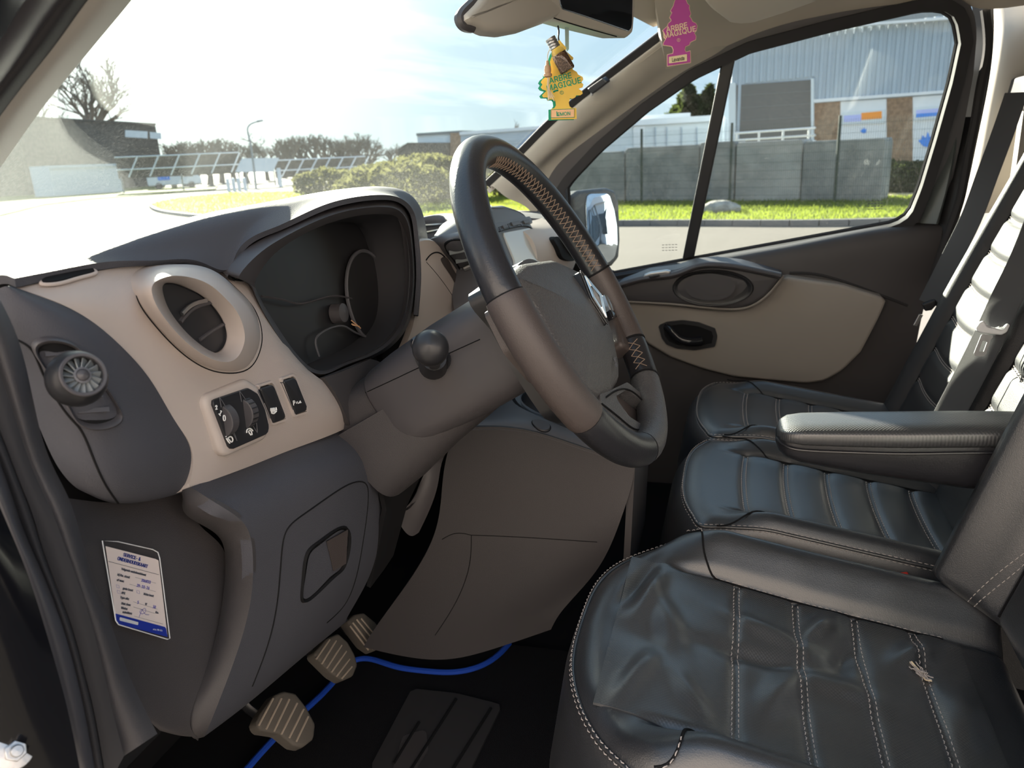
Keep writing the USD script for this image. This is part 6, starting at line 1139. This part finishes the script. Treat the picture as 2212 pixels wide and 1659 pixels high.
hg = gp(1985, 24.0); hd2 = (gp(2150, 23.5) - hg); hdn = hd2 / np.linalg.norm(hd2); hs = thing('hedge', 'clipped green hedge at the right end of the concrete wall below the warehouse', 'hedge', hg); obj('foliage', cat([leafblob(gp(px, 23.6) + [0, 0, .45], np.array([.7, .7, .46]), 1600, px, .06) for px in range(1935, 2160, 26)]), M['leaf'], hs, kind='stuff', smooth=False); obj('stems', [tube([gp(px, 23.6), gp(px, 23.6) + [0, 0, .5]], .02, 5) for px in range(1935, 2160, 26)], M['bark'], hs, kind='stuff')
struct('path', polyplate([gz(*q) for q in [(1916, 404), (2200, 385), (2200, 415), (1916, 430)]], .0, .10), M['cream'])
# evergreens left of the warehouse
for i, (px, top_, w_, D, lb_) in enumerate(((1484, 200, 66, 60, 'wide dark evergreen tree behind the low white building'), (1529, 200, 34, 58, 'narrow dark evergreen tree next to the window divider'))):
    b = gp(px, D); ht = far(px, top_, D)[2]; wd = w_ / F * D
    t = thing('evergreen_tree', lb_, 'tree', b); r = np.random.default_rng(i)
    cl = [leafblob(b + [0, 0, ht * z] + np.array([r.normal(0, .22), r.normal(0, .22), 0]) * wd, np.array([wd * q_, wd * q_, ht * .16]), 900, 10 * i + k, .30) for k, (z, q_) in enumerate(((.45, .46), (.55, .5), (.62, .48), (.70, .42), (.78, .36), (.86, .26), (.93, .14), (.66, .5), (.58, .52)))]
    obj('crown', cl, M['leaf'], t, kind='stuff', smooth=False); obj('trunk', tube([b, b + [0, 0, ht * .8]], [.25, .05], 8), M['bark'], t)
# low pale building and buildings ahead
def block(name, label, corners, D, dep, m, top_m=None, z0=0.0):
    (pxa, ya, Da), (pxb, yb, Db) = corners; a, b = gp(pxa, Da), gp(pxb, Db); za, zb = far(pxa, ya, Da)[2], far(pxb, yb, Db)[2]; z = (za + zb) / 2
    out = (a + b) / 2 - CAM; out[2] = 0; n = np.cross([0, 0, 1.0], b - a); n /= np.linalg.norm(n); n *= np.sign(n @ out)
    t = thing(name, label, 'building', (a + b) / 2)
    obj('wall', loft(np.array([[a + [0, 0, z0], b + [0, 0, z0], b + n * dep + [0, 0, z0], a + n * dep + [0, 0, z0]], [a + [0, 0, z], b + [0, 0, z], b + n * dep + [0, 0, z], a + n * dep + [0, 0, z]]])), M[m], t, smooth=False)
    e = .12; obj('roof', loft(np.array([[a - n * e + [0, 0, z], b - n * e + [0, 0, z], b + n * dep + [0, 0, z], a + n * dep + [0, 0, z]], [a - n * e + [0, 0, z + .22], b - n * e + [0, 0, z + .22], b + n * dep + [0, 0, z + .22], a + n * dep + [0, 0, z + .22]]])), M[top_m or 'roof'], t, smooth=False)
    return t, Frame(a, b - a, (0, 0, 1.0))
def onf(t, f, name, l, m, th=.06): return obj(name, slab(f, l, th), M[m], t, smooth=False)
t, f = block('low_building', 'long low white building behind the concrete wall, left of the warehouse', ((1180, 281, 34), (1560, 262, 33)), 34, 6, 'clad2', 'facade')
onf(t, f, 'white_door', [(1369, 274), (1392, 272), (1392, 330), (1369, 330)], 'facade'); onf(t, f, 'white_door', [(1352, 345), (1380, 345), (1380, 318), (1352, 318)], 'facade')
for x in (1415, 1440, 1472, 1505): onf(t, f, 'wall_joint', [(x, 275), (x + 2, 275), (x + 2, 330), (x, 330)], 'clad')
t, f = block('roof_unit', 'white box unit standing on the roof line of the low white building', ((1366, 258, 40), (1490, 257, 40)), 40, 3, 'facade', 'facade', 2.4)
t, f = block('flat_building', 'wide pale grey flat-roofed building seen over the steering wheel', ((998, 287, 62), (1240, 279, 56)), 60, 12, 'clad', 'facade')
t, f = block('small_building', 'small white-grey building with a brick chimney stack beside the flat-roofed one', ((905, 291, 70), (1002, 290, 68)), 70, 8, 'clad2', 'roof')
onf(t, f, 'brick_stack', [(978, 287), (1001, 287), (1001, 350), (978, 350)], 'brick', .5); onf(t, f, 'dark_roof', [(875, 322), (895, 308), (976, 308), (976, 345), (875, 345)], 'darkbrick', 1.2)
t, f = block('dark_building', 'dark brown brick building under the bare tree at the left of the windscreen', ((60, 258, 88), (353, 267, 106)), 95, 16, 'darkbrick', 'darkbrick')
for l in ([(270, 281), (318, 284), (318, 299), (270, 296)], [(323, 285), (347, 287), (348, 301), (324, 299)]): w_ = onf(t, f, 'window', l, 'clad2', .05)
# parked things far ahead and frames for shapes mirrored in the windscreen
def cabin_van(name, label, px0, px1, ytop, D, m, band=None):
    a, b = gp(px0, D), gp(px1, D); L = np.linalg.norm(b - a); u = (b - a) / L; n = np.cross([0, 0, 1.0], u); z = far((px0 + px1) / 2, ytop, D)[2]; f = Frame(a, u, (0, 0, 1.0)); t = thing(name, label, 'van', (a + b) / 2); s = 1 if f.n @ (CAM - a) > 0 else -1
    prof = [(0, .35), (L, .35), (L, 1.0), (L * .93, 1.15), (L * .82, z * .98), (L * .78, z), (.05, z), (0, z * .97)]
    obj('body', pillow(rpoly(prof, .06, 60), a, u, np.array([0, 0, 1.0]), .1, .08, back=1.8), M[m], t)
    obj('side_window', plate([(L * .66, z * .58), (L * .86, z * .58), (L * .80, z * .88), (L * .66, z * .88)], a, u, np.array([0, 0, 1.0]), .02, z0=.10), M['gloss'], t)
    for x in (L * .2, L * .8): obj('wheel', lathe([(0, -.1), (.3, -.1), (.34, -.06), (.34, .06), (.3, .1), (0, .1)], a + u * x + [0, 0, .34] + np.cross(u, [0, 0, 1.0]) * .0, np.cross(u, [0, 0, 1.0]), 20), M['rubber'], t)
    if band: obj('side_logo', plate([(L * .2, z * .45), (L * .42, z * .45), (L * .42, z * .72), (L * .2, z * .72)], a, u, np.array([0, 0, 1.0]), .02, z0=.10), M[band], t)
cabin_van('parked_van', 'white van with a blue side logo parked far ahead below the left shelter', 315, 432, 364, 82, 'facade', 'sky_blue'); cabin_van('parked_van', 'white van parked far ahead below the right shelter', 652, 745, 362, 82, 'clad2')
t, f = block('site_container', 'long pale blue-grey container at the left beyond the road', ((110, 361, 76), (262, 361, 80)), 78, 2.5, 'clad', 'clad')
t, f = block('blue_container', 'small blue container beside the right shelter far ahead', ((758, 364, 80), (805, 364, 80)), 80, 2.5, 'sky_blue', 'sky_blue')
def shelter(label, x0, x1, yt, yb, D, n):  # dark frames standing for shapes mirrored in the windscreen glass
    a, b = gp(x0, D), gp(x1, D); u = (b - a) / np.linalg.norm(b - a); L = np.linalg.norm(b - a); zt_, zb_ = far(x0, yt, D)[2], max(.3, far(x0, yb, D)[2]); t = thing('open_shelter', label, 'shelter', (a + b) / 2); bk_ = np.cross([0, 0, 1.0], u); bk_ *= np.sign(bk_ @ (a - CAM))
    obj('rear_panel', box([0, 0, 0], [1, 1, 1]).apply_transform(np.array([[*(u * L)], [*(bk_ * .15)], [0, 0, zt_ - zb_]]).T.tolist() and np.vstack([np.column_stack([u * L, bk_ * .15, [0, 0, zt_ - zb_], a + bk_ * .6 + [0, 0, zb_]]), [0, 0, 0, 1]])), M['darkbrick'], t, smooth=False)
    for z in (zt_, zb_ + (zt_ - zb_) * .42): obj('rail', tube([a + [0, 0, z], b + [0, 0, z]], .05, 5), M['facade'], t)
    for k in range(n): p = a + u * L * (k + .5) / n; obj('strut', tube([p + [0, 0, zb_ + .1], p + u * .9 + [0, 0, zt_]], .06, 5), M['facade'], t)
    for k in (0.02, .5, .98): obj('leg', tube([a + u * L * k + bk_ * .6, a + u * L * k + bk_ * .6 + [0, 0, zb_ + .2]], .07, 6), M['roof'], t)
shelter('dark open shelter with slanted white struts mirrored in the windscreen, left of the pale panel', 254, 520, 340, 387, 72, 6); shelter('dark open shelter with slanted white struts mirrored in the windscreen, right of the pale panel', 592, 790, 347, 385, 72, 7)
pf_, _ = face(500, 69, 610, 69); t = thing('roof_panel', 'pale slanted panel mirrored in the windscreen between the two dark frames', 'reflected_quad', gp(555, 69)); obj('panel', slab(pf_, [(522, 342), (603, 341), (590, 371), (508, 372)], .1), M['facade'], t); obj('post', tube([gp(530, 69.4), gp(530, 69.4) + [0, 0, 2.2]], .06, 6), M['roof'], t); obj('post', tube([gp(590, 69.4), gp(590, 69.4) + [0, 0, 2.2]], .06, 6), M['roof'], t)  # pale quad mirrored in the windscreen, put up as a distant panel
for k, x in enumerate((488, 500, 511, 524)): q = gp(x, 60); obj('bollard', lathe([(0, 0), (.12, 0), (.12, .85), (.08, .92), (0, .93)], q, (0, 0, 1), 12), M['facade'], None, f'pale bollard at the end of the verge below the pale reflected panel, {ORD[k]} from the left', 'bollard', 'bollards by the verge')
q = gp(601, 66); obj('marker_post', box(q + [-.11, -.11, 0], q + [.11, .11, far(601, 363, 66)[2]]), M['facade'], None, 'white square post right of the pale reflected panel far ahead', 'post')
# street lamp
q = gp(547, 62); zt = far(541, 266, 62)[2]; q2 = gp(568, 62); t = thing('street_lamp', 'slim grey street lamp with a curved arm above the far trees', 'street lamp', q); dq = (q2 - q) / np.linalg.norm(q2 - q)
obj('pole', tube(spl([q, q + [0, 0, zt * .8], q + [0, 0, zt * .93], q + dq * .25 + [0, 0, zt * .985], q + dq * .75 + [0, 0, zt * 1.02]], 24), np.linspace(.09, .05, 24), 8), M['lamp'], t); obj('lamp_head', tube([q + dq * .7 + [0, 0, zt * 1.02], q + dq * 1.15 + [0, 0, zt * 1.035]], [.09, .06], 8), M['lamp'], t)
# bare trees
def branches(base, hgt, spread, seed, depth=6, r0=.22, fan=3, up=.55):
    r = random.Random(seed); seg = []; trunk = []
    def grow(p, d, l, rad, k):
        e = p + d * l; m_ = p + d * l * .5 + np.array([r.uniform(-1, 1), r.uniform(-1, 1), r.uniform(-.4, .6)]) * l * .07
        (trunk if k == 0 else seg).append(tube([p, m_, e], [rad, rad * .8, rad * .62], 6 if k < 2 else 3))
        if k >= depth: return
        for _ in range(fan if k > 0 else fan + 2):
            nd = d + np.array([r.uniform(-1, 1), r.uniform(-1, 1), r.uniform(-.35, up)]) * spread; nd /= np.linalg.norm(nd)
            grow(p + (e - p) * r.uniform(.55, 1.0), nd, l * r.uniform(.58, .82), rad * .58, k + 1)
    grow(np.asarray(base, float), np.array([r.uniform(-.05, .05), r.uniform(-.05, .05), 1.0]), hgt * .30, r0, 0); return trunk, seg
for i, (px, ytop, D, lb_) in enumerate(((215, 98, 125, 'large bare winter tree behind the dark brown building'), (112, 205, 122, 'smaller bare tree at the far left edge of the windscreen'))):
    b = gp(px, D); tr, sgm = branches(b, (far(px, ytop, D)[2]) * 1.0, .85, 11 + i, 6, .60, 3); t = thing('bare_tree', lb_, 'tree', b); m1 = cat(sgm); sc_ = far(px, ytop, D)[2] / m1.bounds[1][2]
    for m2 in (m1, *tr): m2.vertices = b + (m2.vertices - b) * [sc_ * 1.0, sc_ * 1.0, sc_]
    obj('trunk', tr, M['twig'], t); obj('branches', m1, M['twig'], t, kind='stuff', smooth=False)
protos = []
rows_ = [(372, 306, 'o'), (396, 300, 'o'), (424, 301, 'o'), (450, 298, 'o'), (476, 293, 'o'), (502, 297, 'o'), (530, 306, 'o'), (575, 283, 'r'), (612, 296, 'o'), (634, 291, 'o'), (660, 287, 'o'), (684, 287, 'o'), (706, 290, 'o'), (728, 296, 'o'), (752, 290, 'd'), (776, 284, 'd'), (798, 288, 'd'), (850, 316, 'o'), (880, 306, 'o'), (1108, 258, 's')]
first = {}
for i, (px, yt, kd) in enumerate(rows_):
    D = 90 + (i % 3) * 11; b = gp(px, D); ht = far(px, yt, D)[2]
    lb_ = {'o': 'bare winter tree in the hazy far row', 'r': 'round twiggy tree standing right of the street lamp', 'd': 'dense dark tree at the right end of the far row', 's': 'thin bare tree rising in front of the flat-roofed building'}[kd]; nth = [r_[2] for r_ in rows_[:i]].count(kd); lb_ += {'o': f', {ORD[nth]} from the left', 'd': f', {ORD[nth]} of three'}.get(kd, ''); gr_ = {'o': 'bare trees in the far row', 'd': 'dense trees of the far clump'}.get(kd)
    if kd in first: s0_, h0 = first[kd]; copy_of(s0_, 'far_tree', b, i * 47, ht / h0, lb_, 'tree', gr_); continue
    t = thing('far_tree', lb_, 'tree', b, gr_); tr, sgm = branches(b, ht, {'o': .75, 'r': 1.0, 'd': 1.05, 's': .5}[kd], 30 + i, 6 if kd in 'rd' else 5, .26, 3); m1 = cat(sgm); s_ = ht / m1.bounds[1][2]
    for m2 in (m1, *tr): m2.vertices = b + (m2.vertices - b) * s_
    obj('trunk', tr, M['twig'], t); obj('branches', m1, M['twig'], t, kind='stuff', smooth=False); first[kd] = (t, ht)
for i, (px, D, h_, w_, lb_) in enumerate(((705, 40, 1.35, 3.4, 'low scrub beside the right shelter'), (850, 27, 1.45, 4.2, 'pale scrub bush behind the instrument hood'), (905, 36, 1.75, 4.0, 'tall scrub bush in the middle of the windscreen'), (955, 30, 1.65, 2.6, 'green scrub bush next to the steering wheel rim'), (1010, 41, 1.7, 4, 'grey-green scrub partly hidden by the steering wheel'), (1130, 30, 1.75, 4, 'long scrub thicket below the flat-roofed building'), (815, 43, 1.5, 3.6, 'dull scrub clump right of the blue container'))):
    bush('scrub_bush', lb_, px, D, h_, w_, 2600, 50 + i, 'scrub', .11)
# unseen brick unit added on the driver's side for fill: its warm light falls into the open door and shows in the side window
bu = thing('brick_unit', 'unseen pale brick unit added beside the van to bounce warm light into the cab', 'building', (-6.3, -8, 0))
obj('brick_wall', box([-12, -26, 0], [-6.3, 14, 6.2]), M['bouncebrick'], bu, smooth=False); obj('roof_edge', box([-12.1, -26.1, 6.2], [-6.15, 14.1, 6.5]), M['roof'], bu, smooth=False)
for k in range(5): obj('shutter_door', box([-6.3, -23 + k * 7, 0], [-6.22, -19.6 + k * 7, 2.6]), M['door'], bu, smooth=False)

rt = thing('rear_terrace', 'row of grey commercial units behind the van, mirrored in the far door mirror', 'building', (16, -40, 0))
obj('wall', box([12, -60, 0], [22, -22, 4.2]), M['clad2'], rt, smooth=False); obj('roof_edge', box([11.8, -60.2, 4.2], [22.2, -21.8, 4.7]), M['facade'], rt, smooth=False)
for k in range(6): obj('pier', box([11.7, -58 + k * 6.6, 0], [12, -57.2 + k * 6.6, 4.2]), M['roof'], rt, smooth=False); obj('window', box([11.9, -56.6 + k * 6.6, 1.0], [12, -52.6 + k * 6.6, 3.2]), M['gloss'], rt, smooth=False)
